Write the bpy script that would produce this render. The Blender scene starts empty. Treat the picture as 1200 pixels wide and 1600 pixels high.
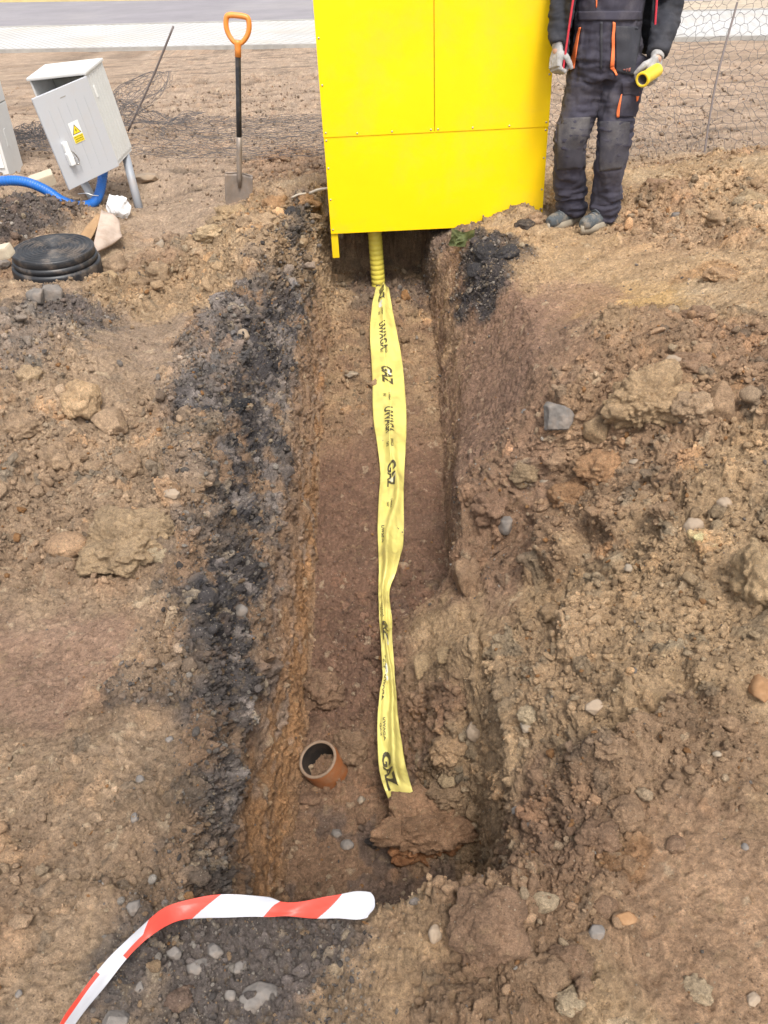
import bpy, bmesh, math, random
import numpy as np
from mathutils import Vector, Matrix, Euler

DETAIL = 1.0          # mesh density of the ground
random.seed(7)
RNG = np.random.default_rng(11)
SC = bpy.context.scene
COL = SC.collection

# ---------------------------------------------------------------- camera
CAM_H, FPX = 1.55, 1335.0
TILT, ROLL = math.atan(950 / 1335), math.radians(2.8)
R0 = Vector((1, 0, 0)); U0 = Vector((0, math.sin(TILT), math.cos(TILT))); FW = Vector((0, math.cos(TILT), -math.sin(TILT)))
CR = R0 * math.cos(ROLL) - U0 * math.sin(ROLL)
CU = R0 * math.sin(ROLL) + U0 * math.cos(ROLL)
cam_d = bpy.data.cameras.new('camera'); cam = bpy.data.objects.new('camera', cam_d); COL.objects.link(cam)
cam_d.sensor_fit = 'VERTICAL'; cam_d.sensor_height = 36; cam_d.sensor_width = 27; cam_d.lens = FPX / 1600 * 36
cam_d.clip_start = 0.05; cam_d.clip_end = 2000
m = Matrix((CR, CU, -FW)).transposed().to_4x4(); m.translation = (0, 0, CAM_H)
cam.matrix_world = m
SC.camera = cam

def ray(x, y): return FW + CR * ((x - 600) / FPX) + CU * ((800 - y) / FPX)
def P(x, y, z=0.0):
    d = ray(x, y); k = (z - CAM_H) / d.z
    return Vector((d.x * k, d.y * k, z))
def PY(x, y, Y):
    d = ray(x, y); k = Y / d.y
    return Vector((d.x * k, Y, CAM_H + d.z * k))

# ---------------------------------------------------------------- light
W = bpy.data.worlds.new('World'); SC.world = W; W.use_nodes = True
nt = W.node_tree; bg = nt.nodes['Background']
sky = nt.nodes.new('ShaderNodeTexSky'); sky.sky_type = 'NISHITA'; sky.sun_disc = False
SUN_EL, SUN_DIR = math.radians(60), Vector((0.10, -0.42, 0)).normalized()
sky.sun_elevation = SUN_EL; sky.sun_rotation = math.atan2(SUN_DIR.x, SUN_DIR.y)
sky.air_density = 1.0; sky.dust_density = 3.0; sky.ozone_density = 0.6
hs = nt.nodes.new('ShaderNodeHueSaturation'); hs.inputs['Saturation'].default_value = 0.30
nt.links.new(sky.outputs[0], hs.inputs['Color']); nt.links.new(hs.outputs[0], bg.inputs[0])
bg.inputs[1].default_value = 0.15
sl = bpy.data.lights.new('sun', 'SUN'); sl.energy = 1.5; sl.angle = math.radians(15); sl.color = (1.0, 0.96, 0.9)
so = bpy.data.objects.new('sun', sl); COL.objects.link(so)
sv = Vector((SUN_DIR.x * math.cos(SUN_EL), SUN_DIR.y * math.cos(SUN_EL), math.sin(SUN_EL)))
so.rotation_euler = (-sv).to_track_quat('-Z', 'Y').to_euler(); so.location = sv * 20
SC.view_settings.view_transform = 'Standard'; SC.view_settings.look = 'None'
SC.view_settings.exposure = 0.93; SC.view_settings.gamma = 1.0
SC.cycles.max_bounces = 6; SC.cycles.diffuse_bounces = 3; SC.cycles.use_denoising = True

# ---------------------------------------------------------------- noise
def _hash(ix, iy, iz, s):
    h = (ix * np.int64(374761393) + iy * np.int64(668265263) + iz * np.int64(2147483647 - 1879) + np.int64(s) * np.int64(974634777)) & np.int64(0x7fffffff)
    h = ((h ^ (h >> np.int64(13))) * np.int64(1274126177)) & np.int64(0x7fffffff)
    return h ^ (h >> np.int64(16))
_G = RNG.normal(size=(256, 3)); _G = (_G / np.linalg.norm(_G, axis=1)[:, None]).astype(np.float32)

def perlin(p, freq, seed=0):
    q = p * freq
    i = np.floor(q).astype(np.int64); f = (q - i).astype(np.float32)
    u = f * f * f * (f * (f * 6 - 15) + 10)
    out = np.zeros(len(p), np.float32)
    for dx in (0, 1):
        wx = u[:, 0] if dx else 1 - u[:, 0]
        for dy in (0, 1):
            wy = u[:, 1] if dy else 1 - u[:, 1]
            for dz in (0, 1):
                wz = u[:, 2] if dz else 1 - u[:, 2]
                g = _G[_hash(i[:, 0] + dx, i[:, 1] + dy, i[:, 2] + dz, seed) & 255]
                out += wx * wy * wz * (g[:, 0] * (f[:, 0] - dx) + g[:, 1] * (f[:, 1] - dy) + g[:, 2] * (f[:, 2] - dz))
    return out * 1.5

def fbm(p, freq, octs, seed=0, gain=0.5):
    a, s = 1.0, 0.0
    for k in range(octs):
        s = s + a * perlin(p, freq * 2.03 ** k, seed + k * 17); a *= gain
    return s

def lumps(p, cell, seed=0, rmax=0.62, fill=0.7):
    """buried rounded lumps: height (in metres / cell) of sphere caps round jittered cell points, with a random tint per lump"""
    q = p / cell
    base = np.floor(q - 0.5).astype(np.int64)
    best = np.zeros(len(p), np.float32); rid = np.zeros(len(p), np.float32)
    for dx in (0, 1):
        for dy in (0, 1):
            for dz in (0, 1):
                c = base + np.array([dx, dy, dz])
                h = _hash(c[:, 0], c[:, 1], c[:, 2], seed)
                j = np.stack([(h & 255), ((h >> 8) & 255), ((h >> 16) & 255)], 1) / 255.0 * 0.5 + 0.25
                d2 = ((q - c - j) ** 2).sum(1)
                rr = ((h >> 5) & 1023) / 1023.0
                r = np.where(rr < fill, rmax * (0.35 + 0.65 * rr / fill), 0.0)
                v = np.sqrt(np.maximum(0, r * r - d2)).astype(np.float32)
                m_ = v > best
                best = np.where(m_, v, best); rid = np.where(m_, ((h >> 3) & 255) / 255.0, rid)
    return best, rid

def sstep(a, b, x):
    t = np.clip((x - a) / (b - a), 0, 1); return t * t * (3 - 2 * t)

# ---------------------------------------------------------------- materials
def mat(name, color=(0.5, 0.5, 0.5), rough=0.6, metal=0.0, var=0.0, vscale=20.0, bump=0.0, bscale=60.0, spec=0.5, coat=0.0, dirt=None, dirt_amt=0.5, dscale=8.0, trans=0.0):
    mt = bpy.data.materials.new(name); mt.use_nodes = True
    n = mt.node_tree; b = n.nodes['Principled BSDF']; L = n.links
    b.inputs['Roughness'].default_value = rough; b.inputs['Metallic'].default_value = metal
    b.inputs['Specular IOR Level'].default_value = spec; b.inputs['Coat Weight'].default_value = coat
    tc = n.nodes.new('ShaderNodeTexCoord')
    src = None
    rgb = n.nodes.new('ShaderNodeRGB'); rgb.outputs[0].default_value = (*color, 1); src = rgb.outputs[0]
    if var > 0:
        no = n.nodes.new('ShaderNodeTexNoise'); no.inputs['Scale'].default_value = vscale; no.inputs['Detail'].default_value = 8; no.inputs['Roughness'].default_value = 0.65
        L.new(tc.outputs['Object'], no.inputs['Vector'])
        mr = n.nodes.new('ShaderNodeMapRange'); mr.inputs['From Min'].default_value = 0.3; mr.inputs['From Max'].default_value = 0.7
        mr.inputs['To Min'].default_value = 1 - var; mr.inputs['To Max'].default_value = 1 + var
        L.new(no.outputs[0], mr.inputs['Value'])
        mx = n.nodes.new('ShaderNodeVectorMath'); mx.operation = 'SCALE'
        L.new(src, mx.inputs[0]); L.new(mr.outputs[0], mx.inputs['Scale']); src = mx.outputs[0]
    if dirt is not None:
        no = n.nodes.new('ShaderNodeTexNoise'); no.inputs['Scale'].default_value = dscale; no.inputs['Detail'].default_value = 10; no.inputs['Roughness'].default_value = 0.7
        L.new(tc.outputs['Object'], no.inputs['Vector'])
        mr = n.nodes.new('ShaderNodeMapRange'); mr.inputs['From Min'].default_value = 0.48; mr.inputs['From Max'].default_value = 0.72
        mr.inputs['To Min'].default_value = 0; mr.inputs['To Max'].default_value = dirt_amt; L.new(no.outputs[0], mr.inputs['Value'])
        mi = n.nodes.new('ShaderNodeMix'); mi.data_type = 'RGBA'
        L.new(mr.outputs[0], mi.inputs['Factor']); L.new(src, mi.inputs['A']); mi.inputs['B'].default_value = (*dirt, 1); src = mi.outputs['Result']
    L.new(src, b.inputs['Base Color'])
    if bump > 0:
        nb = n.nodes.new('ShaderNodeTexNoise'); nb.inputs['Scale'].default_value = bscale; nb.inputs['Detail'].default_value = 6
        L.new(tc.outputs['Object'], nb.inputs['Vector'])
        bp = n.nodes.new('ShaderNodeBump'); bp.inputs['Strength'].default_value = 1.0; bp.inputs['Distance'].default_value = bump
        L.new(nb.outputs[0], bp.inputs['Height']); L.new(bp.outputs[0], b.inputs['Normal'])
    if trans > 0:
        tr = n.nodes.new('ShaderNodeBsdfTranslucent'); L.new(src, tr.inputs['Color'])
        ms = n.nodes.new('ShaderNodeMixShader'); ms.inputs[0].default_value = trans
        L.new(b.outputs[0], ms.inputs[1]); L.new(tr.outputs[0], ms.inputs[2]); L.new(ms.outputs[0], n.nodes['Material Output'].inputs['Surface'])
    return mt

def soil_material(name, fine=1.0, attr=True, base=(0.3, 0.2, 0.13)):
    mt = bpy.data.materials.new(name); mt.use_nodes = True
    n = mt.node_tree; b = n.nodes['Principled BSDF']; L = n.links
    b.inputs['Roughness'].default_value = 0.85; b.inputs['Specular IOR Level'].default_value = 0.3
    tc = n.nodes.new('ShaderNodeTexCoord'); V = tc.outputs['Object']
    if attr:
        at = n.nodes.new('ShaderNodeAttribute'); at.attribute_name = 'soil'; src = at.outputs['Color']
    else:
        at = n.nodes.new('ShaderNodeRGB'); at.outputs[0].default_value = (*base, 1); src = at.outputs[0]
    def noise(sc, det, ro):
        k = n.nodes.new('ShaderNodeTexNoise'); k.inputs['Scale'].default_value = sc; k.inputs['Detail'].default_value = det; k.inputs['Roughness'].default_value = ro
        L.new(V, k.inputs['Vector']); return k.outputs[0]
    def rng(v, a, c, d, e):
        k = n.nodes.new('ShaderNodeMapRange'); k.inputs['From Min'].default_value = a; k.inputs['From Max'].default_value = c
        k.inputs['To Min'].default_value = d; k.inputs['To Max'].default_value = e; L.new(v, k.inputs['Value']); return k.outputs[0]
    def scale(c, f):
        k = n.nodes.new('ShaderNodeVectorMath'); k.operation = 'SCALE'; L.new(c, k.inputs[0]); L.new(f, k.inputs['Scale']); return k.outputs[0]
    def mixc(f, a, bcol):
        k = n.nodes.new('ShaderNodeMix'); k.data_type = 'RGBA'; L.new(f, k.inputs['Factor']); L.new(a, k.inputs['A']); k.inputs['B'].default_value = (*bcol, 1); return k.outputs['Result']
    src = scale(src, rng(noise(9, 6, 0.6), 0.3, 0.7, 0.80, 1.2))
    src = scale(src, rng(noise(95 * fine, 8, 0.8), 0.3, 0.7, 0.50, 1.50))
    src = mixc(rng(noise(34, 4, 0.6), 0.56, 0.74, 0, 0.45), src, (0.44, 0.31, 0.17))
    src = scale(src, rng(noise(330 * fine, 5, 0.8), 0.3, 0.7, 0.66, 1.34))
    # small mineral specks
    vo = n.nodes.new('ShaderNodeTexVoronoi'); vo.inputs['Scale'].default_value = 170 * fine; L.new(V, vo.inputs['Vector'])
    sp = n.nodes.new('ShaderNodeSeparateColor'); L.new(vo.outputs['Color'], sp.inputs[0])
    dsp = rng(vo.outputs['Distance'], 0.22, 0.34, 1, 0)
    def speck(thr, hi, amt):
        g = rng(sp.outputs[0 if hi else 1], thr, thr + 0.01, 0, amt)
        k = n.nodes.new('ShaderNodeMath'); k.operation = 'MULTIPLY'; L.new(g, k.inputs[0]); L.new(dsp, k.inputs[1]); return k.outputs[0]
    src = mixc(speck(0.955, True, 0.7), src, (0.55, 0.47, 0.34))
    src = mixc(speck(0.90, False, 0.6), src, (0.09, 0.07, 0.055))
    L.new(src, b.inputs['Base Color'])
    h1 = noise(150 * fine, 9, 0.85); h2 = noise(32, 5, 0.7)
    ad = n.nodes.new('ShaderNodeMath'); ad.operation = 'MULTIPLY_ADD'; L.new(h2, ad.inputs[0]); ad.inputs[1].default_value = 1.8; L.new(h1, ad.inputs[2])
    bp = n.nodes.new('ShaderNodeBump'); bp.inputs['Strength'].default_value = 1.0; bp.inputs['Distance'].default_value = 0.012
    L.new(ad.outputs[0], bp.inputs['Height']); L.new(bp.outputs[0], b.inputs['Normal'])
    return mt

# ---------------------------------------------------------------- object helpers
def mesh_obj(name, me, material=None, parent=None, smooth=True):
    o = bpy.data.objects.new(name, me); COL.objects.link(o)
    if material is not None: me.materials.append(material)
    if smooth and len(me.polygons): me.shade_smooth()
    if parent is not None: o.parent = parent
    return o
def pyd(name, vs, fs, material=None, parent=None, smooth=True):
    me = bpy.data.meshes.new(name); me.from_pydata([tuple(v) for v in vs], [], fs); me.update()
    return mesh_obj(name, me, material, parent, smooth)
def bmo(name, bm, material=None, parent=None, smooth=False, recalc=True):
    if recalc: bmesh.ops.recalc_face_normals(bm, faces=bm.faces)
    me = bpy.data.meshes.new(name); bm.to_mesh(me); bm.free(); me.update()
    return mesh_obj(name, me, material, parent, smooth)
def tag(o, label=None, cat=None, group=None, kind=None):
    if label: o['label'] = label
    if cat: o['category'] = cat
    if group: o['group'] = group
    if kind: o['kind'] = kind
    return o
def empty(name, loc=(0, 0, 0), rot=(0, 0, 0)):
    o = bpy.data.objects.new(name, None); COL.objects.link(o); o.location = loc; o.rotation_euler = rot; o.empty_display_size = 0.1
    return o
def fastmesh(name, V, quads=None, tris=None):
    me = bpy.data.meshes.new(name)
    F = quads if quads is not None else tris; k = F.shape[1]
    me.vertices.add(len(V)); me.vertices.foreach_set('co', np.asarray(V, np.float32).ravel())
    me.loops.add(F.size); me.loops.foreach_set('vertex_index', F.astype(np.int32).ravel())
    me.polygons.add(len(F)); me.polygons.foreach_set('loop_start', (np.arange(len(F)) * k).astype(np.int32))
    me.polygons.foreach_set('loop_total', np.full(len(F), k, np.int32)); me.polygons.foreach_set('use_smooth', np.ones(len(F), bool))
    me.update(calc_edges=True)
    return me
def set_soil(me, C):
    a = me.color_attributes.new('soil', 'FLOAT_COLOR', 'POINT')
    c = np.ones((len(C), 4), np.float32); c[:, :3] = C; a.data.foreach_set('color', c.ravel())
def box_bm(bm, x0, x1, y0, y1, z0, z1, bev=0.0, mtx=None):
    r = bmesh.ops.create_cube(bm, size=1.0); vs = r['verts']
    for v in vs: v.co = Vector(((x0 + x1) / 2 + v.co.x * (x1 - x0), (y0 + y1) / 2 + v.co.y * (y1 - y0), (z0 + z1) / 2 + v.co.z * (z1 - z0)))
    if bev > 0:
        es = list({e for v in vs for e in v.link_edges})
        rr = bmesh.ops.bevel(bm, geom=es, offset=bev, segments=2, affect='EDGES', profile=0.7)
        vs = list({v for f in rr['faces'] for v in f.verts} | {v for v in vs if v.is_valid})
    if mtx is not None:
        bmesh.ops.transform(bm, matrix=mtx, verts=vs)
    return vs
def box(name, x0, x1, y0, y1, z0, z1, material, parent=None, bev=0.0, mtx=None):
    bm = bmesh.new(); box_bm(bm, x0, x1, y0, y1, z0, z1, bev, mtx); return bmo(name, bm, material, parent)
def smooth_path(pts, n):
    """Catmull-Rom through the points"""
    p = [Vector(q) for q in pts]; p = [p[0] * 2 - p[1]] + p + [p[-1] * 2 - p[-2]]
    out = []
    S = len(p) - 3
    for k in range(n):
        t = k / (n - 1) * S; i = min(int(t), S - 1); f = t - i
        a, b, c, d = p[i:i + 4]
        out.append(0.5 * ((2 * b) + (c - a) * f + (2 * a - 5 * b + 4 * c - d) * f * f + (3 * b - a - 3 * c + d) * f ** 3))
    return out
def tube_data(pts, rad, seg=10, cap=True, flat=1.0):
    """rings along a path; rad number or list"""
    n = len(pts); V = []; Fs = []
    pts = [Vector(q) for q in pts]
    t0 = (pts[1] - pts[0]).normalized(); up = Vector((0, 0, 1)) if abs(t0.z) < 0.9 else Vector((0, 1, 0))
    nx = t0.cross(up).normalized()
    for i, q in enumerate(pts):
        t = (pts[min(i + 1, n - 1)] - pts[max(i - 1, 0)]).normalized()
        nx = (nx - t * nx.dot(t)).normalized(); ny = t.cross(nx)
        r = rad[i] if hasattr(rad, '__len__') else rad
        for k in range(seg):
            a = 2 * math.pi * k / seg
            V.append(q + nx * (math.cos(a) * r) + ny * (math.sin(a) * r * flat))
    for i in range(n - 1):
        for k in range(seg):
            Fs.append((i * seg + k, i * seg + (k + 1) % seg, (i + 1) * seg + (k + 1) % seg, (i + 1) * seg + k))
    if cap:
        Fs.append(tuple(range(seg - 1, -1, -1))); Fs.append(tuple((n - 1) * seg + k for k in range(seg)))
    return V, Fs
def tube(name, pts, rad, material, parent=None, seg=10, cap=True, flat=1.0):
    V, Fs = tube_data(pts, rad, seg, cap, flat); return pyd(name, V, Fs, material, parent)
def lathe(name, prof, material, parent=None, seg=48, mtx=None):
    V = []; Fs = []
    for r, z in prof:
        for k in range(seg):
            a = 2 * math.pi * k / seg; V.append(Vector((r * math.cos(a), r * math.sin(a), z)))
    for i in range(len(prof) - 1):
        for k in range(seg):
            Fs.append((i * seg + k, i * seg + (k + 1) % seg, (i + 1) * seg + (k + 1) % seg, (i + 1) * seg + k))
    if mtx is not None: V = [mtx @ v for v in V]
    return pyd(name, V, Fs, material, parent)
# ================================================================= GROUND
# cross-section of the trench, by distance Y: left rim, left wall top, left foot, right foot, right wall top, right rim
YS   = np.array([0.80, 0.95, 1.15, 1.35, 1.62, 1.74, 2.27, 2.36, 2.80, 3.30, 3.80, 4.30, 4.70, 5.00, 5.30, 5.80])
XLr_ = np.array([-.42, -.43, -.44, -.46, -.50, -.54, -.59, -.64, -.68, -.69, -.65, -.59, -.54, -.47, -.43, -.42])
XLw_ = np.array([-.37, -.385,-.405,-.41, -.395,-.385,-.378,-.375,-.38, -.385,-.38, -.37, -.36, -.345,-.33, -.31])
XLf_ = np.array([-.31, -.31, -.32, -.33, -.30, -.285,-.283,-.285,-.292,-.297,-.293,-.285,-.265,-.25, -.24, -.23])
XRf_ = np.array([.16,  .18,  .20,  .21,  .20,  .12,  .06,  .235, .25, .28,  .31,  .335, .34,  .34,  .33,  .33])
XRw_ = np.array([.20,  .22,  .25, .265, .27,  .28,  .27,  .262, .30, .37,  .40,  .42,  .41,  .37,  .36,  .36])
XRr_ = np.array([.30,  .34,  .40,  .44,  .48,  .74,  .84,  .50,  .56,  .66,  .68,  .60,  .54,  .52,  .50,  .48])
ZLw_ = np.array([-.10, -.16, -.20, -.22, -.22, -.21, -.20, -.20, -.20, -.19, -.18, -.16, -.14, -.12, -.10, -.10])
ZF_  = np.array([-.52, -.58, -.62, -.64, -.62, -.60, -.60, -.60, -.60, -.60, -.58, -.54, -.49, -.44, -.40, -.40])
ZRw_ = np.array([-.08, -.10, -.10, -.07, -.08, -.40, -.40, -.12, -.22, -.34, -.34, -.30, -.22, -.10, -.08, -.08])
def sec(arr, Y): return np.interp(Y, YS, arr)
def trench_t(Y): return sstep(0.86, 1.02, Y) * (1 - sstep(5.45, 5.62, Y))

MOUNDS = [  # X, Y, sx, sy, h
    (1.30, 2.25, .50, .75, .26), (1.05, 1.55, .35, .40, .09), (1.75, 3.3, .6, .7, .22), (0.80, 2.80, .16, .28, .12), (2.55, 5.1, .55, .55, .30), (0.62, 2.62, .12, .22, .05),
    (0.95, 2.60, .2, .2, .06), (1.15, 1.25, .3, .2, .07), (.62, 1.28, .16, .12, .07), (0.58, 2.50, .10, .12, .05), (-1.42, 3.15, .26, .32, .25), (-1.05, 3.0, .12, .2, .07), (-.85, 2.22, .12, .12, .05), (-.60, 3.1, .06, 1.2, .085), (-.50, 1.7, .05, .4, .03), (-1.72, 4.05, .30, .16, .10), (-2.3, 5.1, .4, .35, .22), (-1.6, 2.2, .4, .4, .10),
    (-0.74, 4.92, .15, .18, .085), (-0.62, 4.62, .08, .3, .06), (-1.12, 4.72, .20, .14, .08), (-0.80, 3.6, .12, .8, .05), (-0.62, 2.2, .14, .9, .035), (-1.25, 1.45, .3, .35, .05), (-0.30, 5.75, .35, .22, .13),
    (0.86, 4.93, .10, .10, .10), (0.62, 4.55, .15, .25, .04), (1.42, 5.6, .3, .3, .06), (0.22, 0.80, .13, .14, .05), (.62, .95, .22, .25, .06), (-0.78, 0.95, .25, .5, .03),
    (-1.62, 6.1, .28, .22, -.09), (-1.30, 5.35, .22, .25, -.07), (-.95, 3.9, .22, .55, -.045), (-1.05, 1.55, .22, .35, -.04), (1.0, 3.9, .35, .3, -.03), (-1.72, 4.75, .40, .26, -.09), (-1.4, 5.2, .2, .2, -.04)]
def H0(X, Y):
    xs = [sec(a, Y) for a in (XLr_, XLw_, XLf_, XRf_, XRw_, XRr_)]
    zs = [np.zeros_like(Y), sec(ZLw_, Y), sec(ZF_, Y), sec(ZF_, Y), sec(ZRw_, Y), np.zeros_like(Y)]
    z = np.zeros_like(X)
    for i in range(5):
        a, b = xs[i], xs[i + 1]
        f = (X - a) / (b - a); inside = (f >= 0) & (f < 1)
        if i in (0, 4): g = f if i == 0 else f
        else: g = f
        z = np.where(inside, zs[i] * (1 - g) + zs[i + 1] * g, z)
    z = z * trench_t(Y)
    out = 1 - np.clip(np.minimum((X - xs[1]) / 0.05, (xs[4] - X) / 0.05), 0, 1) * trench_t(Y)
    for mx, my, sx, sy, h in MOUNDS:
        z = z + h * np.exp(-0.5 * (((X - mx) / sx) ** 2 + ((Y - my) / sy) ** 2)) * out
    # floor: humps, footprints and a small fan of fallen soil
    fl = (1 - out)
    for mx, my, sx, sy, h in [(0.0, 3.55, .3, .07, .035), (-.12, 3.15, .08, .12, -.035), (-.02, 2.62, .3, .05, .03), (-.15, 2.45, .07, .14, -.03), (-.05, 2.12, .3, .05, .03), (.12, 2.0, .16, .25, .09), (.19, 1.70, .08, .13, .26), (.17, 1.52, .07, .11, .20), (.12, 1.85, .1, .14, .06), (-.2, 2.9, .06, .1, .03), (.15, 3.0, .08, .1, .035), (-.15, 4.6, .1, .12, .04), (.1, 4.9, .25, .2, .05), (0, 1.42, .25, .1, -.02), (.1, 4.1, .2, .2, .03)]:
        z = z + h * np.exp(-0.5 * (((X - mx) / sx) ** 2 + ((Y - my) / sy) ** 2)) * fl
    return z

def hit(px, py, z0=0.0):
    """where the line of sight through a photo pixel meets the (undisplaced) ground"""
    d = ray(px, py); o = Vector((0, 0, CAM_H)); k0 = (0.45 - CAM_H) / d.z; k1 = (-0.7 - CAM_H) / d.z
    ks = np.linspace(k0, k1, 1500); X = d.x * ks; Y = d.y * ks; Z = CAM_H + d.z * ks
    h = H0(X, Y); i = int(np.argmax(Z <= h))
    return Vector((X[i], Y[i], float(h[i])))

# --- columns and rows of the ground sheet (denser where the trench walls fall steeply)
D = DETAIL
def nseg(k): return max(3, int(k * D))
far_l = -np.geomspace(60, 2.9, nseg(40))[:-1]
def build_ground():
    rows = np.concatenate([np.linspace(-6, 0.45, nseg(30), endpoint=False), np.linspace(.45, 1.3, nseg(210), endpoint=False), np.linspace(1.3, 2.6, nseg(300), endpoint=False),
                           np.linspace(2.6, 4.2, nseg(260), endpoint=False), np.linspace(4.2, 6.2, nseg(230), endpoint=False), np.linspace(6.2, 9, nseg(140), endpoint=False), np.linspace(9, 13.2, nseg(70), endpoint=False), np.geomspace(13.2, 400, nseg(30))])
    Yr = rows
    cols = [far_l]
    nodes_s, counts = [], [nseg(300), nseg(95), nseg(90), nseg(200), nseg(85), nseg(80), nseg(300)]
    t = trench_t(Yr)
    bps = [np.full_like(Yr, -2.9)] + [sec(a, Yr) for a in (XLr_, XLw_, XLf_, XRf_, XRw_, XRr_)] + [np.full_like(Yr, 2.9)]
    Xc = []
    for x in far_l: Xc.append(np.full_like(Yr, x))
    for i, n in enumerate(counts):
        for k in range(n):
            f = k / n
            if i == 0: f = 1 - (1 - f) ** 1.35
            if i == 6: f = f ** 1.35
            Xc.append(bps[i] * (1 - f) + bps[i + 1] * f)
    for x in -far_l[::-1]: Xc.append(np.full_like(Yr, x))
    X = np.stack(Xc, 1); Y = np.repeat(Yr[:, None], X.shape[1], 1)
    nr, nc = X.shape
    x, y = X.ravel(), Y.ravel()
    z = H0(x, y)
    G = np.stack([x, y, z], 1)
    # soften the profile's straight edges
    Zg = z.reshape(nr, nc)
    for _ in range(max(2, int(5 * D))):
        Zg[:, 1:-1] = (Zg[:, :-2] + 2 * Zg[:, 1:-1] + Zg[:, 2:]) / 4
    G[:, 2] = Zg.ravel()
    # normals
    g = G.reshape(nr, nc, 3); du = np.gradient(g, axis=1); dv = np.gradient(g, axis=0)
    N = np.cross(du, dv).reshape(-1, 3); N /= np.linalg.norm(N, axis=1)[:, None] + 1e-9
    return g, N, nr, nc

def masks(x, y, z):
    """how cloddy, and which soil, at each point (world coordinates)"""
    p2 = np.stack([x, y, z], 1).astype(np.float32)
    wx = x + 0.05 * fbm(p2, 5, 4, 3) + 0.012 * fbm(p2, 30, 3, 5); wy = y + 0.07 * fbm(p2, 5, 4, 9) + 0.015 * fbm(p2, 30, 3, 6)
    n1 = fbm(p2, 2.2, 4, 21); n2 = fbm(p2, 8, 4, 31)
    xs = [sec(a, y) for a in (XLr_, XLw_, XLf_, XRf_, XRw_, XRr_)]
    T = trench_t(y)
    jx = x + 0.035 * fbm(p2, 9, 4, 41)
    S = lambda a, b, v: sstep(a, b, v)
    lgrav = S(-.08, .0, jx - xs[0]) * (1 - S(-.03, .03, jx - xs[1])) * T
    lwall = S(-.02, .02, x - xs[1]) * (1 - S(-.02, .01, x - xs[2])) * T
    floor = S(-.015, .015, x - xs[2]) * (1 - S(-.02, .02, x - xs[3])) * T
    rwall = S(-.02, .02, x - xs[3]) * (1 - S(-.04, .05, jx - xs[4])) * T
    rslope = S(-.02, .03, jx - xs[4]) * (1 - S(-.02, .1, jx - xs[5])) * T
    return dict(wx=wx, wy=wy, n1=n1, n2=n2, xs=xs, T=T, lgrav=lgrav, lwall=lwall, floor=floor, rwall=rwall, rslope=rslope, p2=p2)

def blob(M, px, py, rx, ry, z=0.0, sharp=0.25):
    c = P(px, py, z); ex = (P(px + rx, py, z) - P(px - rx, py, z)).length / 2; ey = (P(px, py - ry, z) - P(px, py + ry, z)).length / 2
    d = np.sqrt(((M['wx'] - c.x) / ex) ** 2 + ((M['wy'] - c.y) / ey) ** 2) + 0.25 * M['n2']
    return 1 - sstep(1 - sharp, 1 + sharp, d)
TAN = np.array([.47, .318, .182]); LEFT = np.array([.395, .275, .176]); FLOOR = np.array([.21, .12, .078]); RSL = np.array([.27, .165, .112])
LWALL = np.array([.335, .215, .135]); ORANGE = np.array([.43, .22, .09]); GRAV = np.array([.27, .225, .195]); DGRAV = np.array([.070, .061, .060])
FAR = np.array([.40, .292, .208]); BROWN = np.array([.31, .19, .115]); PALE = np.array([.50, .39, .26]); YEL = np.array([.60, .38, .16]); DARK = np.array([.05, .047, .05])

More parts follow.
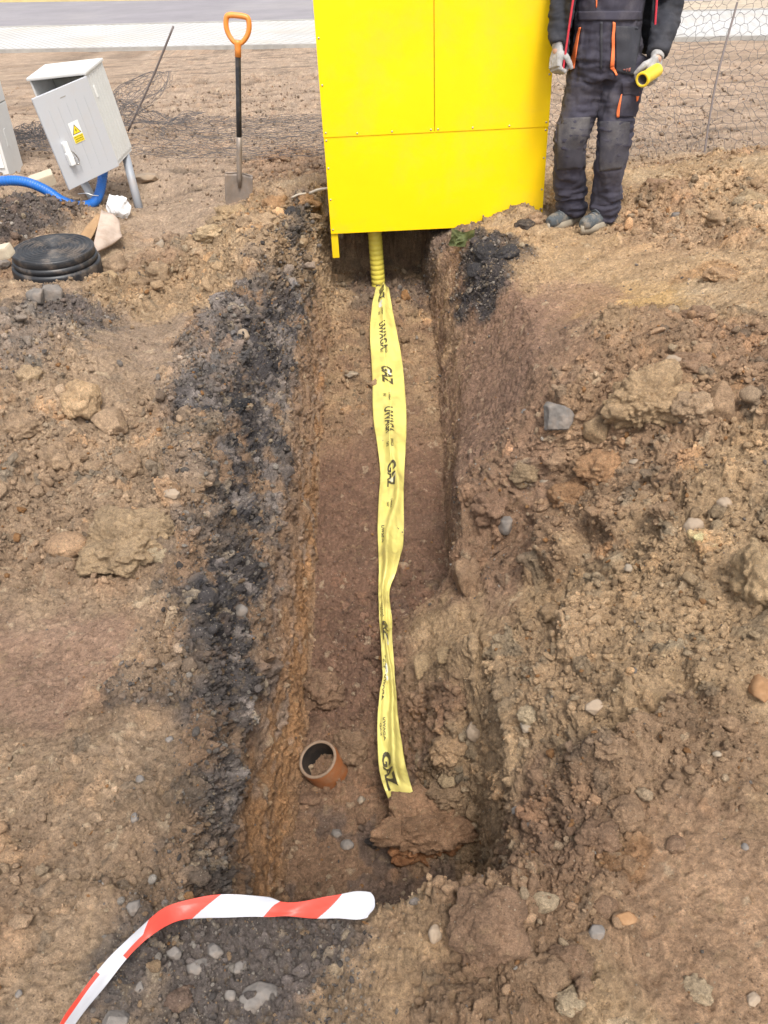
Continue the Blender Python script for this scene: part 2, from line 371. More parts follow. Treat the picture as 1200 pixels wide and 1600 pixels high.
def soil_fields(G):
    x, y, z = G[:, 0].copy(), G[:, 1].copy(), G[:, 2].copy()
    M = masks(x, y, z); n = len(x)
    C = np.zeros((n, 3)); clod = np.zeros(n); smooth = np.zeros(n); grav = np.zeros(n)
    def lay(w, col):
        C[:] = C * (1 - w[:, None]) + np.asarray(col) * w[:, None]
    lay(np.ones(n), TAN)
    left = 1 - sstep(-.3, .1, M['wx']); lay(left, LEFT)
    lay(sstep(-.1, .5, M['n1'] - .1) * .7, BROWN)
    lay(sstep(.0, .5, -M['n1'] - .15) * .35, PALE)
    far = sstep(5.7, 6.7, M['wy'] + .25 * M['n1']); lay(far, FAR)
    lay(far * sstep(.1, .5, M['n2'] + M['n1'] * .5) * .35, BROWN)
    # trench cross-section
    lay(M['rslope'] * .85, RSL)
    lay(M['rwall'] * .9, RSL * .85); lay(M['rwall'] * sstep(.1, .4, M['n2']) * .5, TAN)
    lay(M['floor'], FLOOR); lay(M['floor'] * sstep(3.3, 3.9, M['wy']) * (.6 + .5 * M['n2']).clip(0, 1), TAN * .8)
    lay(M['rwall'] * (1 - sstep(1.8, 2.2, y)) * .8, TAN * .95)  # tan over the near right wall, lightening its shaded recess by colour
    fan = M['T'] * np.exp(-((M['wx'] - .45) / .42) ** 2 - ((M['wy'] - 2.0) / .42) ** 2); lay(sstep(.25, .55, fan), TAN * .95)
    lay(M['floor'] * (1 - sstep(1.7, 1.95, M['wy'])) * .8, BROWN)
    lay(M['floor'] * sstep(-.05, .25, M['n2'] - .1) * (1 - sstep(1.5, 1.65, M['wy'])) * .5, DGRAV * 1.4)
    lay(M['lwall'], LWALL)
    hgt = (z - sec(ZF_, y)) / (sec(ZLw_, y) - sec(ZF_, y))
    streak = fbm((M['p2'] * [3, 3, 0] + np.stack([0 * x, 0 * x, z * 8], 1)).astype(np.float32), 2.0, 4, 77)
    oh = np.interp(y, [1.3, 2.0, 3.0, 4.5], [.75, .55, .22, .15]); lay(M['lwall'] * (1 - sstep(-.15, .2, hgt - oh + .35 * streak + .25 * M['n2'])) * .75, ORANGE)
    lay(M['lwall'] * sstep(.0, .4, -streak) * .4, BROWN * .9)
    lay(M['lwall'] * sstep(.2, .6, streak - .05) * .3, GRAV * 1.4)
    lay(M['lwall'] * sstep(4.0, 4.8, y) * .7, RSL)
    g = M['lgrav'] * sstep(-.3, .1, M['n2'] + .2 + .3 * M['n1']); lay(M['lgrav'] * .8, BROWN * .9); lay(g * .9, GRAV * .72); mid_ = np.exp(-((x - (M['xs'][0] * .45 + M['xs'][1] * .55)) / .055) ** 2); lay(M['lgrav'] * sstep(.0, .35, M['n2'] * .8 + M['n1'] * .3 + mid_ * .6 + .06) * .95 * (.35 + .65 * sstep(1.15, 1.8, y)), DGRAV); lay(M['lgrav'] * sstep(.25, .45, M['n2'] - .2 * M['n1']) * .6, GRAV * 1.25); grav += M['lgrav'] * .8
    # patches (photo positions dropped on the ground)
    for px, py, rx, ry, zz, col, a, cl, sm, gr in [
        (960, 530, 95, 60, .02, YEL, .8, 0, .7, 0), (1040, 470, 120, 60, .02, TAN * 1.15, .6, 0, .4, 0), (1100, 500, 50, 25, .05, ORANGE, .5, .3, 0, 0),
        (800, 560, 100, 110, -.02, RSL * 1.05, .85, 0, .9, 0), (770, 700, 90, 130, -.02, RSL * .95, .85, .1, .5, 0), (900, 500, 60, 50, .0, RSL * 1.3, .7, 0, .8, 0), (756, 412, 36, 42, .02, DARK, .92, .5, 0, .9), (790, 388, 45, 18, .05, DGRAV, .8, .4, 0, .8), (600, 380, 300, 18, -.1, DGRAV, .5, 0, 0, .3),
        (1000, 1000, 330, 150, .12, TAN * 1.04, .8, .42, .05, 0), (1110, 740, 170, 130, .2, TAN * 1.0, .6, .5, 0, 0), (930, 700, 150, 110, .1, BROWN * 1.25, .6, .9, 0, 0), (760, 760, 70, 60, -.02, BROWN, .7, .7, 0, .2),
        (1000, 1210, 230, 60, .1, BROWN, .65, .5, 0, 0), (1120, 1450, 170, 180, .03, BROWN * 1.3, .75, .1, .6, 0), (850, 1350, 180, 80, .02, BROWN * 1.1, .5, .8, 0, 0), (960, 1370, 60, 40, .02, ORANGE * .8, .6, .9, 0, 0),
        (380, 1490, 210, 110, 0, DGRAV * 1.9, .85, .3, 0, 1), (350, 1400, 190, 30, 0, BROWN * .8, .6, .3, 0, .4), (560, 1540, 100, 60, .03, TAN * 1.08, .6, 0, .5, 0), (640, 1490, 60, 30, .03, TAN, .6, 0, .3, 0),
        (110, 1330, 180, 130, 0, LEFT * .85, .5, .35, .2, 0), (90, 1060, 150, 90, -.03, RSL * 1.25, .75, 0, .9, 0), (230, 1110, 60, 35, 0, DGRAV, .8, .2, 0, 1), (250, 1050, 50, 80, 0, LEFT * 1.1, .6, .4, 0, .3),
        (225, 560, 55, 110, -.03, FAR * .85, .8, 0, .7, 0), (75, 500, 100, 45, .08, DGRAV * 1.6, .85, .6, 0, .8), (60, 570, 70, 50, .1, GRAV, .6, .5, 0, .7), (100, 680, 160, 110, .1, LEFT * 1.12, .7, .95, 0, 0), (150, 840, 190, 70, 0, LEFT, .5, .6, 0, 0),
        (318, 560, 48, 90, .03, GRAV * 1.0, .55, .5, 0, .8), (270, 740, 55, 60, .03, LEFT, .7, .7, 0, 0), (35, 335, 75, 40, .1, DGRAV * 1.3, .85, .6, 0, .8), (290, 300, 90, 55, 0, FAR * .95, .8, 0, .8, 0), (400, 350, 110, 50, .1, TAN * .9, .7, .9, 0, 0), (440, 265, 70, 35, 0, BROWN * 1.2, .6, .6, 0, 0),
        (260, 440, 120, 40, .05, TAN * .85, .8, .9, 0, 0), (470, 350, 32, 35, .05, DARK, .8, .5, 0, .7), (500, 330, 40, 30, .08, TAN, .8, .8, 0, 0), (950, 420, 130, 45, .02, TAN * .95, .5, .1, .5, 0), (1080, 360, 120, 60, .05, BROWN * 1.3, .5, .7, 0, 0), (1180, 330, 60, 60, .2, TAN * 1.15, .7, .9, 0, 0), (1150, 640, 100, 70, .2, BROWN * 1.2, .5, .8, 0, 0),
        (1170, 890, 70, 110, .2, TAN * 1.1, .6, .2, .3, 0), (700, 1180, 60, 50, -.3, TAN * .8, .6, .6, 0, 0)]:
        w = blob(M, px, py, rx, ry, zz); lay(w * a, col); clod += cl * w; smooth += sm * w; grav += gr * w
    # where the soil is crumbly
    clod += .38 + .45 * M['n1'] + .2 * M['n2']
    clod += .35 * M['floor'] * (1 - sstep(2.2, 2.9, y)) - .1 * M['floor'] + .35 * M['floor'] * sstep(3.5, 4.0, y)
    smooth += M['lwall'] * .85 + M['rslope'] * .65 * sstep(2.7, 3.1, y) + M['rwall'] * .5 + far * .35
    clod = np.clip(clod, 0, 1) * (1 - np.clip(smooth, 0, 1) * .85); smooth = np.clip(smooth, 0, 1); grav = np.clip(grav, 0, 1)
    return M, C, clod, smooth, grav, far

def displace(g, N, nr, nc):
    G = g.reshape(-1, 3); p = G.astype(np.float32)
    M, C, clod, smooth, grav, far = soil_fields(G)
    near = 1 - sstep(5.5, 9, G[:, 1])
    wp = p + 0.018 * np.stack([perlin(p, 45, 61), perlin(p, 45, 62), perlin(p, 45, 63)], 1) + 0.045 * np.stack([perlin(p, 12, 64), perlin(p, 12, 65), perlin(p, 12, 66)], 1)
    inT = np.clip(M['lwall'] + M['floor'] + M['rwall'], 0, 1)
    big, bid = lumps(wp, .15, 1, .55, .55); mid, mid_id = lumps(wp, .065, 2, .6, .62); sm, sid = lumps(wp, .030, 3, .62, .75); ti, tid = lumps(wp, .0145, 4, .65, .8)
    c2 = sstep(.25, .9, clod)
    hp = p + .05 * np.stack([perlin(p, 7, 71), perlin(p, 7, 72), perlin(p, 7, 73)], 1); huge, hid = lumps(hp, .27, 6, .6, .7)
    d = .022 * fbm(p, 2.6, 3, 101) * (1 - inT * .6) + .013 * fbm(p, 9, 5, 103, .55) * (1 - .35 * smooth)
    rg1 = 1 - 2 * np.abs(fbm(wp, 13, 4, 131, .6)); d += .007 * rg1 * (.35 + .65 * clod) * (1 - .5 * smooth) * near + .0022 * (1 - 2 * np.abs(fbm(wp, 34, 3, 133))) * (1 - .5 * smooth) * near
    d += huge * .27 * .42 * sstep(.45, .95, clod) * (1 - inT) * near
    d += big * .15 * .55 * c2 * (1 - inT) + mid * .065 * .55 * sstep(.15, .7, clod) + sm * .030 * .85 * (.30 + .7 * sstep(.05, .6, clod)) * (1 - .6 * smooth) + ti * .0145 * .9 * (.5 + .5 * clod) * (1 - .55 * smooth)
    d += .0035 * fbm(p, 60, 4, 105, .6) * near
    d += grav * (sm * .014 + ti * .008)
    d += M['lgrav'] * (.018 * (1 - 2 * np.abs(fbm(wp, 7, 4, 141))) + mid * .065 * .5 + sm * .030 * .5)
    d += M['lwall'] * (mid * .065 * .35 + sm * .030 * .5 + .004 * fbm(wp, 25, 3, 143))
    # left wall: scraped by the bucket, long shallow scores, undercut lip
    sc = p * np.array([4.0, 1.5, 9.0], np.float32)
    d += M['lwall'] * (.008 * fbm(sc, 1.8, 5, 111) + .004 * fbm(sc, 7, 3, 112))
    rs = np.stack([p[:, 0] * 10 + p[:, 1] * 5, p[:, 1] * 1.2, p[:, 2] * 2], 1)
    d += M['rslope'] * .006 * fbm(rs, 1.5, 4, 113)
    # far ground: tracked ruts and scrapes running along the road
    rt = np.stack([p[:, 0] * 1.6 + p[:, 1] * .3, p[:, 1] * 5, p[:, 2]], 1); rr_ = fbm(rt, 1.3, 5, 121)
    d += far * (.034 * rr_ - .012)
    C = C * (1 - far * .38 * sstep(.12, .4, -rr_))[:, None]  # rut hollows darkened in the soil colour, for small shadows and wet streaks
    d = np.where(G[:, 1] > 11.2, d * .25 - .02, d)
    d += near * (1 - inT) * .006 * (1 - 2 * np.abs(fbm(wp, 22, 4, 151, .65)))
    G2 = G + N * d[:, None]
    for ident, amt, msk in ((bid, .16, c2 * (big > .05)), (mid_id, .30, (mid > .05) * sstep(.15, .6, clod)), (sid, .26, (sm > .05)), (tid, .22, (ti > .05))):
        C = C * (1 + (amt * (ident - .5) * 2 * msk)[:, None])
    C = C * (1 + .22 * (hid - .5) * sstep(.45, .95, clod) * (huge > .05))[:, None]; hue = (mid_id - .5)[:, None] * (mid > .05)[:, None] * clod[:, None]; C = C * (1 + hue * np.array([.25, .0, -.25]))
    pale = (sid > .93) & (sm > .1) & (RNG.random(1)[0] < 2); C = np.where(pale[:, None], C * .5 + PALE * .5, C)
    C = C * (1 + .12 * M['n2'])[:, None]
    return G2, np.clip(C, .01, .8), clod, smooth, grav, far, M

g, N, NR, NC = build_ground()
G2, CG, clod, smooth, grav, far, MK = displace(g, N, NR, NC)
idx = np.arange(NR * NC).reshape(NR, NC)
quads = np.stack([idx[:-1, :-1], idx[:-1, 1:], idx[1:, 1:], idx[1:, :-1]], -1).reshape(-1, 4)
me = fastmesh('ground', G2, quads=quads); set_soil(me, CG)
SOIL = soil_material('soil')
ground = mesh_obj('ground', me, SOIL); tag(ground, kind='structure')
print('ground', NR, NC)

def ground_z(x, y):
    """height of the finished ground under a point"""
    r = int(np.argmin(np.abs(g[:, 0, 1] - y))); gg = G2.reshape(NR, NC, 3)[r]
    k = np.argmin(np.abs(gg[:, 0] - x)); return float(gg[k, 2])

# ---------------------------------------------------------------- rock shapes
def ico(sub):
    bm = bmesh.new(); bmesh.ops.create_icosphere(bm, subdivisions=sub, radius=1.0)
    V = np.array([v.co[:] for v in bm.verts]); Fc = np.array([[v.index for v in f.verts] for f in bm.faces]); bm.free(); return V, Fc
ICO = {k: ico(k) for k in (1, 2, 3, 4, 5, 6)}
def rock_shape(sub, kind, seed, sx=1, sy=1, sz=1):
    rg = np.random.default_rng(seed); V, Fc = ICO[sub]; V = V / np.linalg.norm(V, axis=1)[:, None]
    off = rg.uniform(-50, 50, 3)
    if kind == 'stone':
        k = 14; nn = rg.normal(size=(k, 3)); nn /= np.linalg.norm(nn, axis=1)[:, None]; dd = rg.uniform(.62, .95, k)
        dots = V @ nn.T; r = np.where(dots > .05, dd / np.maximum(dots, .05), 9).min(1); r = np.minimum(r, 1.15)
        r = r * (1 + .05 * fbm((V + off).astype(np.float32), 2.5, 4, 5) + .02 * fbm((V + off).astype(np.float32), 12, 3, 6))
    elif kind == 'round':
        q = (V + off).astype(np.float32); q2 = q + .12 * np.stack([perlin(q, 3, 1), perlin(q, 3, 2), perlin(q, 3, 3)], 1); l2, _ = lumps(q2, .30, 8, .62, .6); l3, _ = lumps(q2, .13, 9, .65, .8); l4, _ = lumps(q2, .06, 10, .65, .9)
        r = .80 + .30 * fbm(q, 1.1, 3, 5) + .10 * l2 + .07 * l3 + .05 * l4 + .03 * fbm(q, 6, 4, 12)
    elif kind == 'pebble':
        r = 1 + .22 * fbm((V + off).astype(np.float32), .9, 3, 5)
    else:
        q = (V + off).astype(np.float32); q2 = q + .15 * np.stack([perlin(q, 2.5, 1), perlin(q, 2.5, 2), perlin(q, 2.5, 3)], 1)
        l1, _ = lumps(q2, .75, 7, .65, .8); l2, _ = lumps(q2, .34, 8, .65, .85); l3, _ = lumps(q2, .15, 9, .65, .85); l4, _ = lumps(q2, .07, 10, .65, .9)
        r = .72 + .28 * fbm(q, 1.1, 3, 5) + .34 * l1 + .18 * l2 + (.11 * l3 if sub > 2 else 0) + (.075 * l4 if sub > 4 else 0) + .05 * fbm(q, 6, 4, 12)
    out = V * r[:, None] * np.array([sx, sy, sz]); return out, Fc

def rand_rot(rg, n):
    q = rg.normal(size=(n, 4)); q /= np.linalg.norm(q, axis=1)[:, None]; w, x, y, z = q.T
    return np.stack([1 - 2 * (y * y + z * z), 2 * (x * y - z * w), 2 * (x * z + y * w), 2 * (x * y + z * w), 1 - 2 * (x * x + z * z), 2 * (y * z - x * w), 2 * (x * z - y * w), 2 * (y * z + x * w), 1 - 2 * (x * x + y * y)], -1).reshape(n, 3, 3)

# area that each ground vertex stands for, and whether the photo could look at it
gg = G2.reshape(NR, NC, 3)
du = np.linalg.norm(np.gradient(gg, axis=1), axis=2); dv = np.linalg.norm(np.gradient(gg, axis=0), axis=2); AREA = (du * dv).ravel()
dist = np.sqrt(G2[:, 0] ** 2 + G2[:, 1] ** 2 + (G2[:, 2] - CAM_H) ** 2)
vis = (G2[:, 1] > .4) & (G2[:, 1] < 11) & (np.abs(G2[:, 0]) < .45 + .55 * G2[:, 1])
def scatter(name, n, weight, rlo, rhi, power, sub, kinds, colf, seed, sink=.25, squash=(.6, 1.0)):
    rg = np.random.default_rng(seed)
    w = weight * AREA * vis; w = w / w.sum()
    pick = rg.choice(len(w), size=n, p=w)
    u = rg.random(n); r = rlo * (1 - u * (1 - (rlo / rhi) ** power)) ** (-1 / power)
    r = r * (.55 + .45 * np.clip(dist[pick] / 2.5, .6, 2.6))
    T = [rock_shape(sub, kinds[k % len(kinds)], 900 + seed * 31 + k, 1, rg.uniform(.7, 1), rg.uniform(*squash)) for k in range(12)]
    nv = len(T[0][0]); Fc = T[0][1]; tv = np.stack([t[0] for t in T])
    ti = rg.integers(0, 12, n); Rm = rand_rot(rg, n)
    asp = rg.uniform(.55, 1.25, (n, 1, 3))
    V = np.einsum('nij,nvj->nvi', Rm, tv[ti] * asp) * r[:, None, None] + G2[pick][:, None, :] + N[pick][:, None, :] * (r * (1 - sink) * .6)[:, None, None]
    C = colf(pick, rg); C = np.repeat(C[:, None, :], nv, 1)
    Fa = (Fc[None] + (np.arange(n) * nv)[:, None, None]).reshape(-1, 3)
    me = fastmesh(name, V.reshape(-1, 3), tris=Fa); set_soil(me, np.clip(C.reshape(-1, 3), .01, .8)); me.polygons.foreach_set('use_smooth', np.zeros(len(Fa), bool)); return me
def soil_col(pick, rg):
    c = CG[pick] * rg.uniform(.82, 1.3, (len(pick), 1)); k = rg.random(len(pick)); c = np.where((k > .965)[:, None], c * .4 + PALE * .6, c); c = np.where((k < .03)[:, None], ORANGE * .8, c); return c
def soil_dark(pick, rg): return CG[pick] * rg.uniform(.45, 1.1, (len(pick), 1))
def grav_col(pick, rg):
    k = rg.random((len(pick), 1)); base = np.where(k < .5, np.array([.28, .245, .22]), np.where(k < .7, np.array([.40, .36, .32]), np.where(k < .88, np.array([.14, .122, .115]), np.array([.42, .29, .18]))))
    return base * np.array([1.0, .97, .92]) * rg.uniform(.7, 1.2, (len(pick), 1)) * np.where(MK['lgrav'][pick] > .3, .42 + 1.3 * CG[pick].mean(1), .85)[:, None]
nd = np.clip(3.2 / dist, .35, 1.7) ** 1.2
crumb_w = (.10 + clod * 1.2) * (1 - .65 * smooth) * (1 - .45 * MK['lwall']) * nd
grav_w = (grav ** 1.3 + .012) * (1 - .8 * MK['lwall']) * nd
K = D * D
def stuff(name, me):
    o = mesh_obj(name, me, SOIL_S); tag(o, kind='stuff')
    return o
SOIL_S = soil_material('crumbs', 1.6)
for nm, n, w, a, b, pw, sub, kinds, cf, sd in [
    ('soil_crumbs', int(95000 * K), crumb_w + .10 * nd, .0020, .009, 1.9, 1, ['clod', 'stone'], soil_col, 1),
    ('soil_lumps', int(650 * K), crumb_w * sstep(.45, .9, clod), .013, .034, 2.6, 3, ['clod', 'clod', 'stone'], soil_col, 5),
    ('far_soil_clods', int(4500 * K), (.25 + clod) * sstep(5.5, 6.2, G2[:, 1]) * (1 - sstep(8.8, 11, G2[:, 1])), .005, .016, 2.2, 1, ['clod', 'stone'], soil_dark, 6),
    ('soil_clods', int(12000 * K), crumb_w * sstep(.3, .8, clod), .005, .018, 2.3, 2, ['clod', 'clod', 'stone'], soil_col, 2),
    ('gravel', int(26000 * K), grav_w, .0018, .0065, 1.9, 1, ['stone', 'stone'], grav_col, 3),
    ('gravel_stones', int(1700 * K), grav_w, .006, .013, 2.6, 2, ['stone', 'stone', 'pebble'], grav_col, 4)]:
    tag(stuff(nm, scatter(nm, n, w, a, b, pw, sub, kinds, cf, sd)), {'soil_crumbs': 'fine brown soil crumbs strewn over the dug ground', 'far_soil_clods': 'dark clods scattered over the bare soil up to the pavement', 'soil_lumps': 'larger loose lumps of soil tumbled over the spoil heaps', 'soil_clods': 'loose brown soil clods strewn over the spoil heaps', 'gravel': 'fine grey gravel along the trench rim and foreground', 'gravel_stones': 'small grey broken stones along the trench rim and foreground'}[nm], 'gravel' if 'gravel' in nm else 'soil')
# ================================================================= ROAD AND PAVEMENT
def prism(name, poly, z0, z1, material, kind='structure', bev=0):
    bm = bmesh.new(); lo = [bm.verts.new((x, y, z0)) for x, y in poly]; hi = [bm.verts.new((x, y, z1)) for x, y in poly]
    n = len(poly); bm.faces.new(hi); bm.faces.new(lo[::-1])
    for i in range(n): bm.faces.new((lo[i], lo[(i + 1) % n], hi[(i + 1) % n], hi[i]))
    o = bmo(name, bm, material); tag(o, kind=kind); return o
def line_at(a, b, x): return a[1] + (b[1] - a[1]) * (x - a[0]) / (b[0] - a[0])
nearA, nearB = (-5.273, 14.211), (5.08, 11.983); farA, farB = (-6.62, 17.75), (6.12, 14.62)
def strip(y_lo, y_hi, xs=(-60, 60)): return [(xs[0], y_lo(xs[0])), (xs[1], y_lo(xs[1])), (xs[1], y_hi(xs[1])), (xs[0], y_hi(xs[0]))]
ln = lambda off=0: (lambda x: 13.08 - .2335 * x + off)
m_pav = mat('paver_concrete', (.50, .49, .475), .85, var=.16, vscale=.8, bump=.004, bscale=30, dirt=(.5, .40, .30), dirt_amt=.75, dscale=.9)
n_ = m_pav.node_tree; b_ = n_.nodes['Principled BSDF']; src_ = b_.inputs['Base Color'].links[0].from_socket
bt = n_.nodes.new('ShaderNodeTexBrick'); bt.inputs['Scale'].default_value = 1.0; bt.inputs['Brick Width'].default_value = .2; bt.inputs['Row Height'].default_value = .1; bt.inputs['Mortar Size'].default_value = .012
tc_ = n_.nodes.new('ShaderNodeTexCoord'); mp_ = n_.nodes.new('ShaderNodeMapping'); mp_.inputs['Rotation'].default_value = (0, 0, math.radians(45 + 13)); n_.links.new(tc_.outputs['Object'], mp_.inputs[0]); n_.links.new(mp_.outputs[0], bt.inputs['Vector'])
mi_ = n_.nodes.new('ShaderNodeMix'); mi_.data_type = 'RGBA'; n_.links.new(bt.outputs['Fac'], mi_.inputs['Factor']); n_.links.new(src_, mi_.inputs['A']); mi_.inputs['B'].default_value = (.33, .31, .28, 1); n_.links.new(mi_.outputs['Result'], b_.inputs['Base Color'])
m_kerb = mat('kerb_concrete', (.34, .32, .29), .9, var=.2, vscale=6, bump=.004, bscale=40)
m_road = mat('asphalt', (.245, .225, .235), .9, var=.12, vscale=1.2, bump=.004, bscale=80, dirt=(.36, .33, .31), dirt_amt=.5, dscale=.35)
m_verge = mat('sandy_verge', (.42, .34, .25), .95, var=.25, vscale=3, bump=.02, bscale=8)
m_line = mat('yellow_verge', (.62, .50, .22), .95, var=.2, vscale=2)
prism('pavement', strip(ln(.09), ln(3.0)), -.1, .022, m_pav)
prism('pavement_edge_kerb', strip(ln(0), ln(.09)), -.1, .026, m_kerb)
prism('kerb', strip(ln(3.0), ln(3.14)), -.1, .03, m_kerb)
prism('road', strip(ln(3.14), lambda x: 20.2 - .40 * x), -.1, .012, m_road)
prism('sandy_strip', [(4.3, ln(3.16)(4.3)), (30, ln(3.16)(30)), (30, ln(4.6)(30)), (5.4, ln(4.5)(5.4))], -.1, .03, m_verge)
prism('far_verge', strip(lambda x: 20.2 - .40 * x, lambda x: 21.8 - .40 * x), -.1, .06, m_line)
prism('far_field', strip(lambda x: 21.8 - .40 * x, lambda x: 120), -.1, .04, m_verge)

# ================================================================= GAS CABINET
m_yel = mat('yellow_sheet_metal', (.98, .645, .002), .42, spec=.3, var=.05, vscale=1.3, bump=.006, bscale=1.6, dirt=(.62, .42, .08), dirt_amt=.35, dscale=2.2)
m_yel2 = mat('yellow_frame', (.80, .56, .006), .45, var=.05, vscale=3)
m_dark = mat('dark_void', (.02, .02, .02), .9)
m_zinc = mat('zinc_rivet', (.55, .50, .38), .4, metal=.8)
gc = empty('gas_cabinet', (.385, 5.0, 0)); tag(gc, 'tall bright yellow sheet metal gas cabinet straddling the head of the trench', 'cabinet')
X0, X1, ZT = -.615, .615, 1.95
def gbox(name, *a, m=m_yel, bev=.002): return box(name, *a, m, gc, bev)
gbox('side_panel', X0, X0 + .003, .006, .70, .0, ZT, m=m_yel2, bev=0); gbox('side_panel', X1 - .003, X1, .006, .70, .0, ZT, m=m_yel2, bev=0)
gbox('back_panel', X0 + .004, X1 - .004, .695, .70, .0, ZT, m=m_yel2, bev=0); gbox('roof', X0 - .03, X1 + .03, -.03, .73, ZT + .002, ZT + .05, m=m_yel, bev=.006)
gbox('frame', X0 + .004, X1 - .004, .004, .03, .004, ZT - .004, m=m_yel2, bev=0); gbox('floor_plate', X0 + .004, X1 - .004, .032, .69, .03, .04, m=m_dark, bev=0)
gbox('lower_panel', X0 + .001, X1 - .001, -.004, .001, -.004, .528)
gbox('upper_panel', X0 - .001, -.010, -.008, -.003, .522, ZT - .003); gbox('upper_panel', -.006, X1 + .001, -.008, -.003, .522, ZT - .003)
for x in (X0, X1 - .04): gbox('leg', x, x + .04, .008, .05, -.15, -.004, m=m_yel2)
for x in (X0, X1 - .04): gbox('leg', x, x + .04, .65, .69, -.3, -.004, m=m_yel2)
def rivet_me():
    bm = bmesh.new(); bmesh.ops.create_uvsphere(bm, u_segments=10, v_segments=6, radius=.0055, matrix=Matrix.Diagonal((1, .5, 1, 1)))
    me = bpy.data.meshes.new('rivet'); bm.to_mesh(me); bm.free(); me.shade_smooth(); me.materials.append(m_zinc); return me
rme = rivet_me()
def rivet(x, z, y=-.009):
    o = bpy.data.objects.new('rivet', rme); COL.objects.link(o); o.parent = gc; o.location = (x, y, z)
for x in (X0 + .014, X1 - .014):
    for z in (.02, .19, .36, .505): rivet(x, z, -.005)
    for z in (.545, .78, 1.0, 1.22, 1.45, 1.67, 1.9): rivet(x, z)
for x in (-.43, -.24, -.028, -.001 + .012, .2, .40): rivet(x, .536)

# ================================================================= YELLOW CORRUGATED PIPE
m_pipe = mat('yellow_pipe_plastic', (.72, .60, .085), .5, var=.06, vscale=14, dirt=(.40, .30, .16), dirt_amt=.35, dscale=12)
pb = PY(589, 447, 5.16)
prof = []
zz = -.46
while zz < .30:
    prof += [(.040, zz), (.0425, zz + .004), (.0425, zz + .022), (.0395, zz + .027)]; zz += .030
o = lathe('riser_pipe', prof, m_pipe, seg=36); o.location = (pb.x, 5.16, 0); o.rotation_euler = (0, math.radians(-1.5), 0)
tag(o, 'pale yellow ribbed pipe rising from the trench floor into the yellow cabinet', 'pipe')

# ================================================================= WARNING TAPE IN THE TRENCH
m_tape = mat('yellow_film', (.86, .77, .25), .24, var=.06, vscale=9, spec=.6, trans=.35, bump=.0035, bscale=26, dirt=(.62, .50, .24), dirt_amt=.30, dscale=7)
m_ink = mat('black_ink', (.07, .06, .03), .55, trans=0)
m_wire = mat('pale_tracer_line', (.90, .84, .25), .4)
m_wear = mat('worn_silver_patch', (.62, .62, .55), .5)
rails = [(449, 588, 607), (462, 585, 609), (480, 581, 613), (520, 578, 620), (560, 580, 627), (600, 582, 632), (650, 583, 635), (700, 590, 634), (740, 594, 632), (780, 592, 631), (820, 590, 631), (860, 591, 629), (890, 592, 621),
         (920, 591, 609), (950, 592, 610), (975, 593, 613), (1000, 595, 613), (1040, 597, 616), (1060, 598, 617), (1080, 594, 619), (1120, 590, 622), (1160, 590, 628), (1200, 592, 634), (1230, 599, 642), (1256, 609, 650)]
def floor_top(x, y):
    return max(ground_z(x + dx, y + dy) for dx in (-.05, 0, .05) for dy in (-.04, 0, .04))
Lr, Rr = [], []
for y, a, b in rails:
    h = hit((a + b) / 2, y); zt = floor_top(h.x, h.y) + .004
    if y == 449: zt = max(zt, -.385)
    Lr.append(P(a, y, zt)); Rr.append(P(b, y, zt + .004))
NT, NA = 420, 25
LL, RR = smooth_path(Lr, NT), smooth_path(Rr, NT)
s_acc = [0.0]
for i in range(1, NT): s_acc.append(s_acc[-1] + ((LL[i] + RR[i]) / 2 - (LL[i - 1] + RR[i - 1]) / 2).length)
TAPEW = .185
tp = np.array([[(LL[i] * (1 - k / (NA - 1)) + RR[i] * (k / (NA - 1)))[:] for k in range(NA)] for i in range(NT)])
uu = np.linspace(0, 1, NA)[None, :]; ss = np.array(s_acc)[:, None]; Wd = np.array([(RR[i] - LL[i]).length for i in range(NT)])[:, None]
deficit = np.sqrt(np.maximum(0, (TAPEW / np.maximum(Wd, .03)) ** 2 - 1)).clip(0, 2.2) * Wd
q_ = np.stack([ss * 1.0 + 0 * uu, uu * .18 + 0 * ss, 0 * ss + 0 * uu], -1).reshape(-1, 3).astype(np.float32)
wr = fbm(q_ * np.array([1, 2.2, 1], np.float32), 6, 4, 201).reshape(NT, NA); cr = np.abs(fbm(q_ * np.array([1, .5, 1], np.float32), 13, 3, 205)).reshape(NT, NA)
ph = .5 + .18 * np.sin(ss * 4.1) + .1 * np.sin(ss * 9.7 + 1)
bulge = np.exp(-((uu - ph) / .16) ** 2)
tp[:, :, 2] += .35 * deficit * bulge * .5 + .009 * wr + .006 * (.5 - cr) + .004
tp[:, :, 2] += .010 * np.sin(ss * 11 + 1.3 * np.sin(ss * 5)) * (.3 + uu)
tp[:, :, 2] += .5 * np.maximum(0, .10 - 0) * 0
def tape_pt(u, s, off=0.0):
    """a point on the tape: u across 0..1, s metres along from the far end"""
    i = np.interp(s, s_acc, np.arange(NT)); i0 = int(min(i, NT - 2)); f = i - i0; k = min(max(u, 0), 1) * (NA - 1); k0 = int(min(k, NA - 2)); fk = k - k0
    a = tp[i0, k0] * (1 - f) * (1 - fk) + tp[i0 + 1, k0] * f * (1 - fk) + tp[i0, k0 + 1] * (1 - f) * fk + tp[i0 + 1, k0 + 1] * f * fk
    e1 = tp[i0 + 1, k0] - tp[i0, k0]; e2 = tp[i0, k0 + 1] - tp[i0, k0]; nn = np.cross(e1, e2); nn = nn / (np.linalg.norm(nn) + 1e-9)
    if nn[2] < 0: nn = -nn
    return Vector(a + nn * off)
Vt = tp.reshape(-1, 3); it = np.arange(NT * NA).reshape(NT, NA)
qt = np.stack([it[:-1, :-1], it[:-1, 1:], it[1:, 1:], it[1:, :-1]], -1).reshape(-1, 4)
